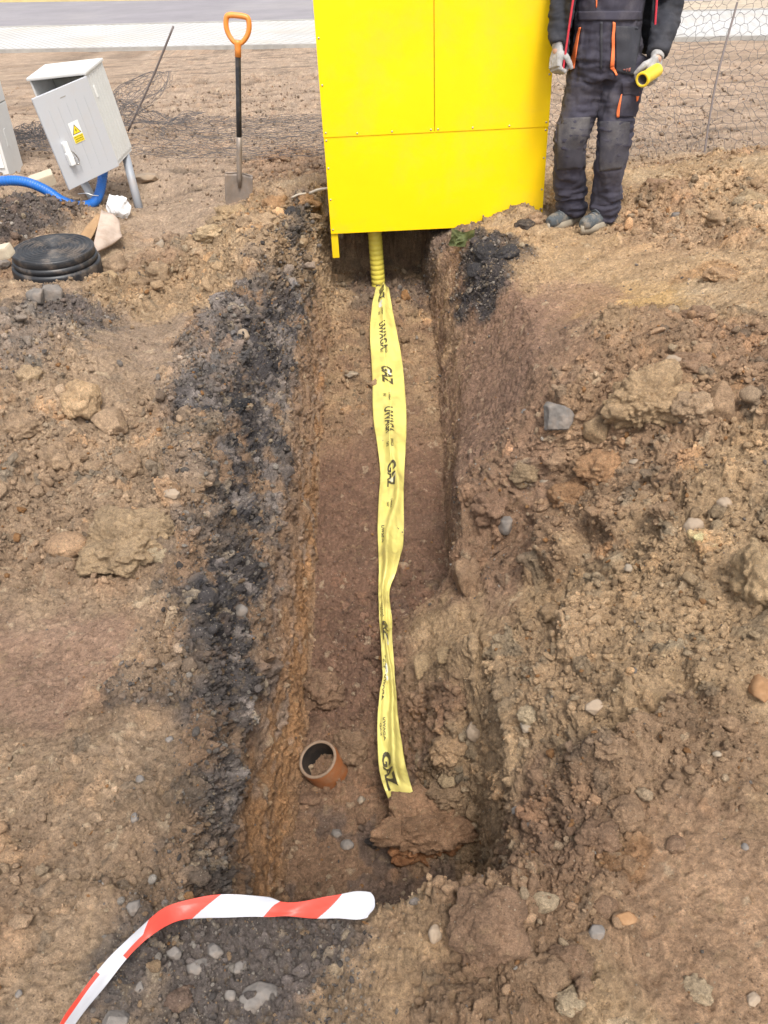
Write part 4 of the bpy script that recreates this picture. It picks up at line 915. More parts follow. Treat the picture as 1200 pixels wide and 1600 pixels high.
a_, b_q = PY(1098, 258, 6.22), PY(1152, 4, 6.70); tag(tube('net_post', smooth_path([a_ - Vector((0, 0, .1)), (a_ + b_q) / 2 + Vector((-.03, 0, .0)), b_q], 20), .0075, m_rod, None, 8), 'thin bent rod holding up the wire net at the right', 'rod')

# ================================================================= SINGLE ROCKS AND CLODS
def rock_mat(name, c, fine=1.0):
    mt = soil_material(name, fine, False, c); return mt
CM = soil_material('clod_soil', 1.2)
CTINT = {'clod': ((.38, .25, .15), .4), 'dclod': ((.25, .15, .095), .6), 'tan': ((.48, .34, .19), .55), 'pale': ((.58, .46, .30), .7), 'black': ((.055, .05, .05), .9), 'oclod': ((.42, .22, .10), .6)}
RM = {k: CM for k in CTINT}
RM |= { 'grey': mat('grey_stone', (.17, .15, .132), .9, var=.35, vscale=22, bump=.004, bscale=50, dirt=(.27, .19, .13), dirt_amt=.55, dscale=14), 'white': mat('white_stone', (.26, .21, .155), .9, var=.35, vscale=25, bump=.004, bscale=40, dirt=(.34, .24, .15), dirt_amt=.6, dscale=20),
      'buff': mat('buff_stone', (.31, .235, .165), .85, var=.2, vscale=25, bump=.003, bscale=50, dirt=(.28, .19, .12), dirt_amt=.6, dscale=20), 'orange': mat('orange_stone', (.27, .145, .065), .9, var=.3, vscale=22, bump=.004, bscale=50, dirt=(.30, .2, .12), dirt_amt=.5, dscale=20)}
ROCKS = [  # px, py, w, h (photo pixels), shape, material, label
    (872, 662, 46, 58, 'stone', 'grey', 'blue grey angular stone standing on the right rim of the trench'),
    (1003, 625, 120, 96, 'clod', 'tan', 'largest yellowish tan clod on the right spoil heap, below the orange clay patch'),
    (1046, 588, 30, 28, 'stone', 'buff', 'small pale yellow stone on top of the big tan clod'),
    (932, 668, 42, 56, 'stone', 'tan', 'upright tan block between the blue grey stone and the big tan clod'),
    (1082, 655, 60, 50, 'clod', 'clod', 'brown clod just right of and below the big tan clod'),
    (1120, 640, 44, 78, 'stone', 'clod', 'tall narrow brown block at the right of the heap'),
    (1075, 575, 64, 40, 'clod', 'dclod', 'brown clod above the right side of the big tan clod'),
    (940, 735, 70, 50, 'clod', 'oclod', 'rusty brown clod in the middle of the crumbly heap'),
    (890, 775, 60, 46, 'clod', 'oclod', 'orange brown clod at the left foot of the crumbly heap'),
    (852, 757, 17, 14, 'pebble', 'white', 'small cream pebble on the trench side of the right heap'),
    (1082, 825, 30, 34, 'pebble', 'buff', 'tan oval pebble below the crumbly heap'),
    (1131, 788, 24, 20, 'pebble', 'buff', 'pale tan pebble near the right edge, beside the fine slope'),
    (1040, 806, 50, 34, 'clod', 'clod', 'flattish clod left of the tan oval pebble'),
    (992, 718, 18, 10, 'pebble', 'white', 'flat cream chip in the middle of the right heap'),
    (980, 895, 13, 13, 'pebble', 'white', 'lone white pebble on the fine tan slope'),
    (1185, 905, 90, 120, 'clod', 'tan', 'pale boulder like clod cut by the right edge'),
    (1190, 1083, 44, 50, 'stone', 'orange', 'bright orange stone at the right edge'),
    (830, 1118, 44, 26, 'clod', 'pale', 'flaky whitish lump on the slope above the cliff edge'),
    (822, 1136, 26, 22, 'stone', 'white', 'pinkish white stone under the flaky whitish lump'),
    (925, 1122, 30, 24, 'stone', 'buff', 'pale buff stone right of the flaky whitish lump'),
    (739, 1158, 24, 34, 'stone', 'buff', 'elongated buff stone standing near the tape, above the cliff edge'),
    (662, 1046, 40, 44, 'stone', 'tan', 'angular tan clod right of the yellow tape, left one of a pair'),
    (697, 1024, 34, 28, 'stone', 'tan', 'angular tan clod right of the yellow tape, right one of a pair'),
    (508, 1085, 60, 62, 'clod', 'clod', 'lumpy tan clod against the left foot of the trench'),
    (490, 1062, 34, 44, 'clod', 'clod', 'smaller clod above the lumpy one at the left foot of the trench'),
    (548, 1172, 50, 60, 'clod', 'clod', 'clod between the drain pipe and the yellow tape'),
    (610, 1215, 40, 30, 'clod', 'clod', 'small clod beneath the end of the yellow tape'),
    (700, 1242, 60, 34, 'clod', 'clod', 'loose clod right of the end of the yellow tape'),
    (700, 1172, 56, 44, 'clod', 'clod', 'tan clod right of the yellow tape above its end'),
    (705, 1218, 46, 22, 'stone', 'tan', 'long loaf shaped clod right of the end of the yellow tape'),
    (810, 1281, 24, 16, 'stone', 'grey', 'light grey stone chip stuck in the right wall'),
    (728, 1296, 16, 12, 'stone', 'black', 'small dark chip on the block at the tape end'),
    (527, 1307, 18, 18, 'stone', 'grey', 'light grey flake on the pit floor below the drain pipe'),
    (543, 1324, 22, 14, 'pebble', 'grey', 'rounded grey pebble on the pit floor'),
    (582, 1321, 22, 18, 'stone', 'black', 'dark angular chip on the pit floor'),
    (565, 1256, 14, 12, 'stone', 'white', 'tiny white stone in the soil left of the tape end'),
    (486, 1250, 40, 16, 'pebble', 'dclod', 'flat brown shard just under the drain pipe'),
    (978, 1272, 56, 60, 'round', 'clod', 'round smooth clod on the right bank'),
    (980, 1345, 34, 30, 'clod', 'clod', 'rounded clod below the round smooth one'),
    (940, 1300, 70, 44, 'clod', 'dclod', 'brown clod left of the round smooth one'),
    (948, 1208, 46, 30, 'clod', 'clod', 'grey brown clod above the round smooth one'),
    (975, 1437, 34, 26, 'stone', 'orange', 'orange flat stone on the lower right bank'),
    (850, 1418, 40, 32, 'stone', 'pale', 'cream coloured clod upper right of the big dark clod'),
    (945, 1410, 40, 44, 'pebble', 'dclod', 'smooth brown cobble left of the orange flat stone'),
    (762, 1446, 140, 140, 'round', 'dclod', 'biggest round dark clod at the near lip of the trench'),
    (700, 1400, 60, 50, 'clod', 'tan', 'tan clod to the upper left of the biggest dark clod'),
    (852, 1520, 76, 62, 'clod', 'clod', 'wide clod in the lower middle, right of the biggest dark clod'),
    (890, 1500, 60, 44, 'clod', 'dclod', 'orange tinted clod above the wide clod'),
    (930, 1458, 26, 24, 'stone', 'grey', 'pinkish grey stone beside the smooth brown cobble'),
    (887, 1575, 38, 34, 'clod', 'pale', 'pale cream clod near the bottom edge'),
    (908, 1557, 24, 22, 'clod', 'dclod', 'small brown clod touching the pale cream one'),
    (843, 1543, 11, 11, 'pebble', 'white', 'tiny white pebble above the pale cream clod'),
    (1085, 1545, 44, 36, 'clod', 'pale', 'broken pale cream clod low on the right'),
    (1172, 1565, 24, 18, 'stone', 'buff', 'buff stone in the bottom right corner'),
    (1055, 1320, 34, 30, 'stone', 'dclod', 'brown block on the right bank'),
    (1120, 1179, 14, 10, 'pebble', 'white', 'small white pebble on the dark brown patch at right'),
    (1165, 1320, 12, 12, 'pebble', 'grey', 'small bluish pebble near the right edge'),
    (405, 1558, 60, 38, 'pebble', 'grey', 'largest grey stone in the foreground gravel'),
    (363, 1559, 20, 22, 'stone', 'grey', 'pale grey pebble beside the largest foreground stone'),
    (313, 1507, 38, 22, 'stone', 'grey', 'flat grey stone in the middle of the foreground gravel'),
    (274, 1495, 22, 20, 'stone', 'grey', 'grey pebble left of the flat grey stone'),
    (215, 1432, 28, 28, 'stone', 'grey', 'grey stone just above the red part of the striped tape'),
    (282, 1558, 44, 34, 'clod', 'dclod', 'crumbly grey lump in the lower left gravel'),
    (378, 1516, 24, 14, 'stone', 'grey', 'small flat grey stone right of the flat grey stone'),
    (336, 1488, 30, 18, 'stone', 'grey', 'small grey stone under the white band of the striped tape'),
    (300, 1470, 22, 14, 'pebble', 'grey', 'small grey pebble nearest the red and white tape'),
    (680, 1470, 22, 30, 'pebble', 'buff', 'upright buff pebble left of the biggest dark clod'),
    (180, 1595, 46, 30, 'stone', 'grey', 'grey stone cut by the bottom edge beside the striped tape'),
    (218, 1540, 18, 16, 'stone', 'grey', 'small grey stone to the right of the descending striped tape'),
    (35, 1562, 12, 12, 'stone', 'grey', 'small grey stone in the bottom left corner'),
    (203, 850, 150, 96, 'clod', 'tan', 'largest crusty pale clod left of the gravel rim'),
    (245, 862, 44, 34, 'clod', 'pale', 'whitish knob on the right end of the crusty pale clod'),
    (133, 640, 60, 66, 'round', 'tan', 'smooth tan block on the left heap'),
    (180, 672, 60, 50, 'stone', 'clod', 'brown block right of the smooth tan block'),
    (198, 735, 54, 56, 'round', 'clod', 'flat brown slab below the blocks on the left heap'),
    (50, 600, 36, 34, 'clod', 'tan', 'yellowish clod at the top of the left heap'),
    (96, 722, 64, 60, 'clod', 'clod', 'rough clod at the foot of the left heap'),
    (45, 670, 60, 50, 'clod', 'clod', 'rough clod high on the left heap'),
    (25, 680, 17, 16, 'stone', 'grey', 'grey pebble on the left heap'),
    (110, 870, 70, 40, 'pebble', 'clod', 'low rounded mound left of the crusty pale clod'),
    (275, 796, 28, 18, 'stone', 'buff', 'flat pale stone between the crusty clod and the gravel rim'),
    (303, 686, 16, 16, 'stone', 'grey', 'pale grey stone on the gravel rim above the others'),
    (385, 552, 18, 22, 'stone', 'buff', 'tan stone half way up the dark gravel rim'),
    (302, 585, 18, 14, 'stone', 'white', 'pale chip at the top of the gravel rim'),
    (378, 968, 26, 24, 'stone', 'grey', 'large grey stone low on the gravel slope'),
    (266, 1160, 12, 12, 'stone', 'grey', 'bluish pebble on the lower left bank'),
    (222, 1229, 15, 14, 'stone', 'grey', 'grey pebble on the lower left bank, above another'),
    (216, 1290, 14, 16, 'stone', 'grey', 'grey pebble on the lower left bank, below another'),
    (82, 466, 34, 30, 'stone', 'grey', 'blue grey stone near the manhole shaft, right one'),
    (62, 474, 30, 26, 'stone', 'grey', 'grey stone near the manhole shaft, left one'),
    (8, 420, 22, 20, 'stone', 'grey', 'grey stone at the left edge under the beige block'),
    (251, 388, 16, 15, 'stone', 'white', 'lone white stone on the soil left of the trench head'),
    (270, 377, 26, 26, 'clod', 'dclod', 'brown clod next to the lone white stone'),
    (232, 277, 46, 18, 'stone', 'buff', 'long buff stone beside the meter box leg'),
    (182, 418, 40, 34, 'clod', 'clod', 'clod right of the black manhole shaft'),
    (175, 448, 30, 26, 'stone', 'tan', 'tan lump against the black manhole shaft'),
    (250, 430, 34, 32, 'clod', 'clod', 'tan clod in the row right of the manhole'),
    (225, 450, 46, 30, 'clod', 'clod', 'wide clod in the row right of the manhole'),
    (365, 340, 56, 34, 'clod', 'tan', 'yellowish clod in front of the shovel blade'),
    (400, 365, 60, 36, 'clod', 'clod', 'clod at the trench edge below the shovel'),
    (330, 372, 50, 30, 'clod', 'tan', 'low tan clod left of the shovel spoil'),
    (430, 320, 40, 36, 'clod', 'oclod', 'brown clod between the shovel and the yellow cabinet'),
    (480, 322, 40, 30, 'clod', 'oclod', 'orange clod touching the left side of the yellow cabinet'),
    (440, 248, 40, 14, 'clod', 'dclod', 'brown ridge clod behind the shovel'),
    (1088, 497, 46, 34, 'clod', 'dclod', 'dark clod on the flat ground right of the orange clay patch'),
    (1172, 318, 44, 36, 'clod', 'tan', 'yellowish clod on top of the heap at the right edge'),
    (1120, 350, 40, 26, 'clod', 'clod', 'clod at the foot of the heap at the right edge'),
    (1057, 340, 16, 14, 'stone', 'grey', 'small grey stone to the right of the worker'),
    (1025, 300, 40, 22, 'clod', 'dclod', 'dark clod behind the worker on the right'),
    (1125, 430, 60, 30, 'clod', 'clod', 'low clod on the right flat ground'),
    (760, 395, 34, 34, 'clod', 'black', 'black asphalt lump right of the green rag'),
    (745, 430, 30, 26, 'stone', 'black', 'black asphalt lump below the other one at the trench head'),
    (790, 400, 36, 24, 'clod', 'black', 'dark asphalt crumb lump nearest the yellow cabinet corner'),
    (835, 345, 34, 22, 'clod', 'dclod', 'soil lump heaped against the right corner of the yellow cabinet'),
    (820, 353, 30, 18, 'clod', 'black', 'dark lump under the right corner of the yellow cabinet'),
    (462, 362, 24, 40, 'clod', 'black', 'dark asphalt lump on the left rim at the trench head'),
    (550, 590, 22, 12, 'stone', 'white', 'flat whitish stone on the trench floor left of the tape'),
    (820, 645, 16, 10, 'stone', 'grey', 'small bluish stone on the right slope above the cliff'),
    (790, 822, 40, 34, 'stone', 'grey', 'blue grey stone set in the dark right wall'),
    (770, 790, 60, 56, 'clod', 'dclod', 'dark crumbly block at the top of the right cliff'),
    (735, 900, 44, 90, 'clod', 'clod', 'tall tan block of soil on the right wall foot'),
    (870, 720, 36, 34, 'clod', 'clod', 'clod under the blue grey angular stone'),
    (820, 745, 44, 36, 'clod', 'tan', 'light clod on the brow of the right cliff'),
]
for k, (px, py, w_, h_, kind, mk, lb) in enumerate(ROCKS):
    c = hit(px, py + h_ * .15); zc = ground_z(c.x, c.y)
    d_ = ray(px, py); depth = (Vector((c.x, c.y, zc)) - Vector((0, 0, CAM_H))).dot(FW)
    rx = w_ / 2 * depth / FPX * 1.08; rz = h_ / 2 * depth / FPX * 1.05; ry = (rx + rz) / 2 * .95
    sub = 6 if w_ > 90 else (5 if w_ > 44 else (4 if w_ > 20 else 3))
    V, Fc = rock_shape(sub, kind, 300 + k)
    ext = np.abs(V).max(0) if kind != 'clod' else np.percentile(np.abs(V), 97, axis=0); V = V / ext
    big_ = w_ > 80
    V = V * np.array([rx, ry, rz * (1.0)]); a = (k * 2.4) % 1.2 - .6
    Rz = np.array(Matrix.Rotation(a * .6, 3, 'Z') @ Matrix.Rotation(a * .35, 3, 'Y') @ Matrix.Rotation(-.15, 3, 'X')); V = V @ Rz.T
    me = fastmesh(kind, V, tris=Fc)
    if mk in CTINT:
        lc = CG[int(np.argmin((G2[:, 0] - c.x) ** 2 + (G2[:, 1] - c.y) ** 2))]; tc_, ta = CTINT[mk]; cc = lc * (1 - ta) + np.array(tc_) * ta
        q3 = (V * 18 + k * 3).astype(np.float32); set_soil(me, cc[None] * (1 + .25 * fbm(q3, 1, 4, 7))[:, None])
    o = mesh_obj({'clod': 'soil_clod', 'round': 'soil_clod', 'stone': 'stone', 'pebble': 'pebble'}[kind] if mk not in ('clod', 'dclod', 'tan', 'oclod', 'pale') else 'soil_clod', me, RM[mk])
    o.location = (c.x, c.y, zc + rz * ((.35 if kind == 'round' else .22) if big_ else (.05 if kind == 'clod' else .2))); tag(o, lb, 'soil clod' if mk in ('clod', 'dclod', 'tan', 'oclod', 'pale') else 'stone', 'single clods and stones in the dug soil')

# the block of clay that weighs down the end of the yellow tape
V, Fc = rock_shape(6, 'clod', 77); V = V / np.percentile(np.abs(V), 97, axis=0) * np.array([.135, .10, .095])
c = hit(675, 1318); me = fastmesh('clay_block', V, tris=Fc); set_soil(me, np.array([.36, .21, .12])[None] * (1 + .35 * fbm((V * 18).astype(np.float32), 1, 4, 7))[:, None] * np.where(V[:, 2:3] < -.01, np.array([1.15, .9, .7]), 1)); o = mesh_obj('soil_clod', me, RM['oclod']); o.location = (c.x, c.y + .02, c.z + .055); o.rotation_euler = (0, .1, .15); tag(o, 'big rusty brown clay block resting on the near end of the yellow tape', 'soil clod', 'single clods and stones in the dug soil')
# ================================================================= THE WORKER
def fold_noise(co, nrm, amp, freq, seed, stretch=(1, 1, 1)):
    return co + nrm * (amp * (1 - 2 * np.abs(fbm((co * np.array(stretch)).astype(np.float32), freq, 3, seed))))[:, None]
def skin_garment(name, chains, voxel, material, parent, shells=(), smooth_it=6, deform=None, sub=0):
    """tapered tubes and shells fused into one continuous surface"""
    V, Fc = [], []
    for pts, rads, flat, seg in chains:
        b = len(V); vs, fs = tube_data(pts, rads, seg, True, flat); V += vs; Fc += [tuple(i + b for i in f) for f in fs]
    for vs, fs in shells:
        b = len(V); V += [Vector(v) for v in vs]; Fc += [tuple(i + b for i in f) for f in fs]
    me = bpy.data.meshes.new('tmp'); me.from_pydata([v[:] for v in V], [], Fc); me.update(); bm = bmesh.new(); bm.from_mesh(me); bmesh.ops.recalc_face_normals(bm, faces=bm.faces); bm.to_mesh(me); bm.free()
    o = bpy.data.objects.new('tmp', me); COL.objects.link(o); r = o.modifiers.new('r', 'REMESH'); r.mode = 'VOXEL'; r.voxel_size = voxel; s = o.modifiers.new('s', 'SMOOTH'); s.factor = .5; s.iterations = smooth_it
    out = bpy.data.meshes.new_from_object(o.evaluated_get(bpy.context.evaluated_depsgraph_get())); bpy.data.objects.remove(o)
    n = len(out.vertices); co = np.empty(n * 3, np.float32); out.vertices.foreach_get('co', co); co = co.reshape(-1, 3).astype(float); nr = np.empty(n * 3, np.float32); out.vertices.foreach_get('normal', nr); nr = nr.reshape(-1, 3)
    if deform: co = deform(co, nr)
    out.vertices.foreach_set('co', co.astype(np.float32).ravel()); out.update(); out.name = name; out.materials.clear()
    return mesh_obj(name, out, material, parent)
def lerp_chain(pts, rads, n=24, flat=1.0, seg=18):
    pp = smooth_path([(*p, ) for p in pts], n); rr = np.interp(np.linspace(0, len(rads) - 1, n), np.arange(len(rads)), rads); return (pp, [float(r) for r in rr], flat, seg)

m_ov = mat('charcoal_workwear', (.040, .036, .052), .88, var=.28, vscale=7, bump=.002, bscale=350, dirt=(.19, .165, .16), dirt_amt=.38, dscale=4.5)
m_ov2 = mat('black_workwear_patch', (.034, .034, .042), .9, var=.2, vscale=9, bump=.0015, bscale=350, dirt=(.15, .14, .14), dirt_amt=.35, dscale=7)
m_ov3 = mat('worn_knee_cloth', (.050, .046, .056), .9, var=.3, vscale=9, bump=.002, bscale=300, dirt=(.22, .20, .18), dirt_amt=.5, dscale=6)
m_jk = mat('black_jacket', (.020, .021, .028), .85, var=.3, vscale=12, bump=.0015, bscale=300, dirt=(.10, .09, .09), dirt_amt=.3, dscale=8)
m_rz = mat('red_zip', (.55, .03, .05), .6); m_or = mat('orange_trim', (.80, .18, .05), .7, var=.15, vscale=20)
m_glv = mat('grey_glove', (.36, .345, .33), .9, var=.22, vscale=40, bump=.001, bscale=400, dirt=(.17, .15, .13), dirt_amt=.55, dscale=22)
m_skin = mat('skin', (.50, .29, .20), .5); m_hair = mat('brown_hair', (.06, .035, .02), .7); m_shirt = mat('grey_shirt', (.13, .13, .14), .9)
m_shoe = mat('shoe_suede', (.075, .085, .09), .85, var=.3, vscale=25, bump=.002, bscale=120, dirt=(.36, .28, .19), dirt_amt=.9, dscale=14); m_sole = mat('dusty_sole', (.30, .255, .19), .85, var=.2, vscale=20); m_lace = mat('lace', (.10, .11, .12), .8)

fA, fB = P(885, 360, 0), P(928, 377, 0)           # ball of the right foot, of the left foot
gzA, gzB = ground_z(fA.x, fA.y), ground_z(fB.x, fB.y)
root = empty('person', ((fA.x + fB.x) / 2, (fA.y + fB.y) / 2 + .08, (gzA + gzB) / 2)); RL = root.location.copy()
tag(root, 'worker in charcoal overalls and open black jacket standing right of the yellow cabinet', 'person')
def loc(o):  # all worker geometry is modelled in world space, then hung on the root
    o.matrix_parent_inverse = Matrix.Translation(-RL); return o
J = lambda px, py, Y: PY(px, py, Y)
ankA, ankB = J(893, 338, 4.90), J(943, 352, 4.76)
kneA, kneB = J(890, 226, 4.80), J(957, 228, 4.72)
hipA, hipB = J(922, 112, 4.84), J(975, 112, 4.80)
waist = J(950, 30, 4.83); chest = waist + Vector((.005, -.01, .26)); neck = waist + Vector((.01, 0, .43)); shA = neck + Vector((-.19, .03, -.05)); shB = neck + Vector((.195, -.01, -.05))
wrA, wrB = J(872, 74, 4.80), J(1026, 88, 4.66)
elA = J(880, -15, 4.92); elB = J(1046, 8, 4.86)
head = neck + Vector((-.005, -.03, .18))
fdir = Vector((-.42, -.9, 0)).normalized()

# hands: five bent fingers each, used for the body and, slightly thicker, for the gloves
def hand_chains(wrist, palm_dir, finger_dir, thumb_dir, curl, scale=1.0, spread=None, rr=1.0):
    """palm_dir: out of the palm, finger_dir: along the fingers, thumb_dir: towards the thumb side"""
    f = Vector(finger_dir).normalized(); t = Vector(thumb_dir); t = (t - f * t.dot(f)).normalized(); p = Vector(palm_dir); p = (p - f * p.dot(f) - t * p.dot(t)).normalized()
    ch = []
    for k, x in enumerate((.028, .010, -.010, -.028)):
        a = wrist + t * x * .6; b = wrist + f * .088 * scale + t * x * scale; ch.append(([a, a.lerp(b, .5) + t * x * .15, b], [.017 * rr, .018 * rr, .0135 * rr], 1.0, 10))
        L = (.040, .045, .042, .033)[k]; q = b; ang = 0; pts = [b]
        for s, ll in enumerate((1.0, .68, .52)):
            ang += curl[k] * (1.0, 1.1, .7)[s]; d = f * math.cos(ang) + p * math.sin(ang) + t * (x * 1.5); q = q + d.normalized() * L * ll * scale; pts.append(q)
        ch.append((pts, [.0115 * rr, .0105 * rr, .0098 * rr, .0082 * rr], 1.0, 10))
    b = wrist + f * .022 + t * .022 + p * .006; m1 = b + (t * .75 + f * .6 + p * .35).normalized() * .042 * scale; m2 = m1 + (t * .25 + f * .8 + p * .6).normalized() * .032 * scale; m3 = m2 + (f * .7 + p * .7 - t * .15).normalized() * .026 * scale
    ch.append(([b, m1, m2, m3], [.0165 * rr, .0145 * rr, .0115 * rr, .0095 * rr], 1.0, 10)); return ch
dirA = (J(867, 108, 4.76) - wrA).normalized()
pipe_c = J(1012, 119, 4.54); pipe_dir = (J(999, 128, 4.46) - J(1026, 110, 4.60)).normalized()
HA = dict(palm_dir=(.75, .35, 0), finger_dir=dirA, thumb_dir=(.35, -.9, 0), curl=(1.25, 1.3, 1.35, 1.4))
fdB = (J(1014, 118, 4.60) - wrB).normalized()
HB = dict(palm_dir=(-.5, .1, -.75), finger_dir=(-.28, -.35, -.9), thumb_dir=(-.75, -.6, .12), curl=(.95, 1.0, 1.0, 1.05))
hA = wrA + Vector((0, 0, -.005)); hB = wrB + Vector((0, -.01, -.008))

# body, one continuous surface
hr = .098
body_ch = [lerp_chain([hipA + Vector((.02, 0, .06)), hipA, kneA, ankA, ankA + Vector((0, 0, -.04))], [.07, .078, .052, .037, .035]), lerp_chain([hipB + Vector((-.02, 0, .06)), hipB, kneB, ankB, ankB + Vector((0, 0, -.04))], [.07, .078, .052, .037, .035]),
           lerp_chain([(hipA + hipB) / 2, waist, chest, neck + Vector((0, 0, -.05))], [.13, .115, .145, .07], flat=.72), lerp_chain([neck + Vector((0, 0, -.07)), neck + Vector((0, 0, .03)), head + Vector((0, .01, -.05))], [.065, .055, .055]),
           lerp_chain([shA, elA, wrA, hA], [.052, .038, .027, .024]), lerp_chain([shB, elB, wrB, hB], [.052, .038, .027, .024]), lerp_chain([shA, neck + Vector((0, 0, -.04)), shB], [.055, .07, .055])]
for a_k, foot in ((ankA, 1), (ankB, 1)): body_ch.append(lerp_chain([a_k + Vector((0, .02, -.05)), a_k + fdir * .08 + Vector((0, 0, -.065)), a_k + fdir * .17 + Vector((0, 0, -.07))], [.035, .034, .022]))
# head with brow, nose, cheeks, chin, lips and ears
hs_ = [lerp_chain([head + Vector((0, .02, .095)), head + Vector((0, .01, .05)), head + Vector((0, .0, -.0)), head + fdir * .03 + Vector((0, 0, -.06)), head + fdir * .055 + Vector((0, 0, -.10))], [.045, .084, .088, .070, .032], seg=24, flat=1.08)]
side = Vector((-fdir.y, fdir.x, 0)); fc = head + fdir * .085
hs_ += [lerp_chain([fc + Vector((0, 0, .012)), fc + fdir * .012 + Vector((0, 0, -.012)), fc + fdir * .022 + Vector((0, 0, -.032)), fc + fdir * .004 + Vector((0, 0, -.042))], [.008, .010, .014, .010]),
        lerp_chain([fc + side * .04 + Vector((0, 0, .022)) - fdir * .012, fc + Vector((0, 0, .024)), fc - side * .04 + Vector((0, 0, .022)) - fdir * .012], [.008, .011, .008]),
        lerp_chain([fc + side * .022 + Vector((0, 0, -.063)) - fdir * .010, fc + Vector((0, 0, -.064)) + fdir * .001, fc - side * .022 + Vector((0, 0, -.063)) - fdir * .010], [.005, .008, .005])]
for s in (-1, 1): hs_.append(lerp_chain([head + side * .086 * s + Vector((0, 0, .022)) - fdir * .005, head + side * .098 * s + Vector((0, 0, .0)) - fdir * .015, head + side * .088 * s + Vector((0, 0, -.030))], [.009, .014, .008]))
body = loc(skin_garment('body', body_ch + hs_ + hand_chains(hA, rr=.8, **HA) + hand_chains(hB, rr=.8, **HB), .0065, m_skin, root, smooth_it=3))
for s in (-1, 1):
    bm = bmesh.new(); bmesh.ops.create_uvsphere(bm, u_segments=14, v_segments=10, radius=.012); bmesh.ops.translate(bm, vec=fc + side * .031 * s + Vector((0, 0, .004)) - fdir * .010, verts=bm.verts); loc(bmo('eye', bm, m_wht, root, True))
loc(skin_garment('hair', [lerp_chain([head + Vector((0, .03, .105)), head + Vector((0, .03, .06)), head - fdir * .025 + Vector((0, 0, .01)), head - fdir * .04 + Vector((0, 0, -.05))], [.05, .092, .092, .06], seg=24, flat=1.05)], .008, m_hair, root, deform=lambda c, n: fold_noise(c, n, .004, 40, 5, (1, 1, .3))))

# overalls
legr = [.105, .112, .100, .086, .084, .084]
def leg_chain(hip, kn, an, out):
    mid = hip.lerp(kn, .5); sh_ = kn.lerp(an, .5)
    return lerp_chain([hip + Vector((0, 0, .06)), hip, mid, kn + Vector((0, -.01, 0)), sh_ + Vector((out, .01, 0)), an + Vector((0, 0, .035))], [.10, .104, .088, .077, .075, .070], n=40, seg=26)
def folds(co, nr):
    z = co[:, 2] - RL.z; p = co
    ankle = np.exp(-((z - .12) / .10) ** 2); knee = np.exp(-((z - .52) / .13) ** 2); crotch = np.exp(-((z - .82) / .10) ** 2)
    f1 = 1 - 2 * np.abs(fbm((p * np.array([3, 3, 13])).astype(np.float32), 1.6, 3, 401)); f2 = 1 - 2 * np.abs(fbm((p * np.array([7, 7, 2.2])).astype(np.float32), 1.5, 3, 402)); f3 = fbm(p.astype(np.float32), 9, 3, 403)
    d = .013 * f1 * (ankle * 1.2 + knee * .9 + crotch * .7 + .15) + .010 * f2 * (1 - .5 * knee) + .010 * f3
    return co + nr * d[:, None]
pel = (hipA + hipB) / 2
ov = loc(skin_garment('overalls', [leg_chain(hipA, kneA, ankA, -.0), leg_chain(hipB, kneB, ankB, .005), lerp_chain([pel + Vector((0, 0, -.02)), pel + Vector((0, 0, .08)), waist, chest + Vector((0, 0, .02))], [.165, .172, .160, .165], n=30, flat=.74, seg=32)], .0085, m_ov, root, smooth_it=5, deform=folds))
loc(skin_garment('shirt', [lerp_chain([chest + Vector((0, 0, -.05)), chest + Vector((0, 0, .05)), neck + Vector((0, .005, -.06)), neck + Vector((0, 0, -.01))], [.15, .155, .10, .066], flat=.72, seg=28), lerp_chain([shA, neck + Vector((0, .0, -.05)), shB], [.06, .075, .06])], .009, m_shirt, root))

# jacket: back and side shell, open at the front, with sleeves
def jacket_shell(side_, a0, a1, zlo, rx, ry):
    """angle measured from the wearer's back, z from hem to collar"""
    V, Fc = [], []; na, nz_ = 26, 22
    for lay_ in (0, 1):
        for i in range(na):
            a = a0 + (a1 - a0) * i / (na - 1)
            for j in range(nz_):
                t = j / (nz_ - 1); z = zlo(a) + (neck.z - .03 - zlo(a)) * t
                r = 1 - .0 * t; flare = 1 + .20 * (1 - t) ** 1.5; sh_w = 1 if t < .8 else 1 - (t - .8) / .2 * .45
                c = waist.lerp(neck, max(0, (z - waist.z) / (neck.z - waist.z))); k = (1.0 if lay_ == 0 else .93)
                V.append(Vector((c.x + math.sin(a) * rx * flare * k * sh_w, c.y + math.cos(a) * ry * flare * k * sh_w, z)))
    I = lambda l, i, j: l * na * nz_ + i * nz_ + j
    for i in range(na - 1):
        for j in range(nz_ - 1): Fc += [(I(0, i, j), I(0, i + 1, j), I(0, i + 1, j + 1), I(0, i, j + 1)), (I(1, i, j), I(1, i, j + 1), I(1, i + 1, j + 1), I(1, i + 1, j))]
    for i in range(na - 1): Fc += [(I(0, i, 0), I(1, i, 0), I(1, i + 1, 0), I(0, i + 1, 0)), (I(0, i, nz_ - 1), I(0, i + 1, nz_ - 1), I(1, i + 1, nz_ - 1), I(1, i, nz_ - 1))]
    for j in range(nz_ - 1): Fc += [(I(0, 0, j), I(0, 0, j + 1), I(1, 0, j + 1), I(1, 0, j)), (I(0, na - 1, j), I(1, na - 1, j), I(1, na - 1, j + 1), I(0, na - 1, j + 1))]
    return V, Fc
zl = lambda a: waist.z - .17 - .04 * max(0, -math.sin(a))
def jfold(co, nr):
    f1 = 1 - 2 * np.abs(fbm((co * np.array([4, 4, 11])).astype(np.float32), 1.8, 3, 421)); return co + nr * (.008 * f1 + .005 * fbm(co.astype(np.float32), 12, 3, 422))[:, None]
shell = jacket_shell(0, -2.02, 1.98, zl, .205, .155)
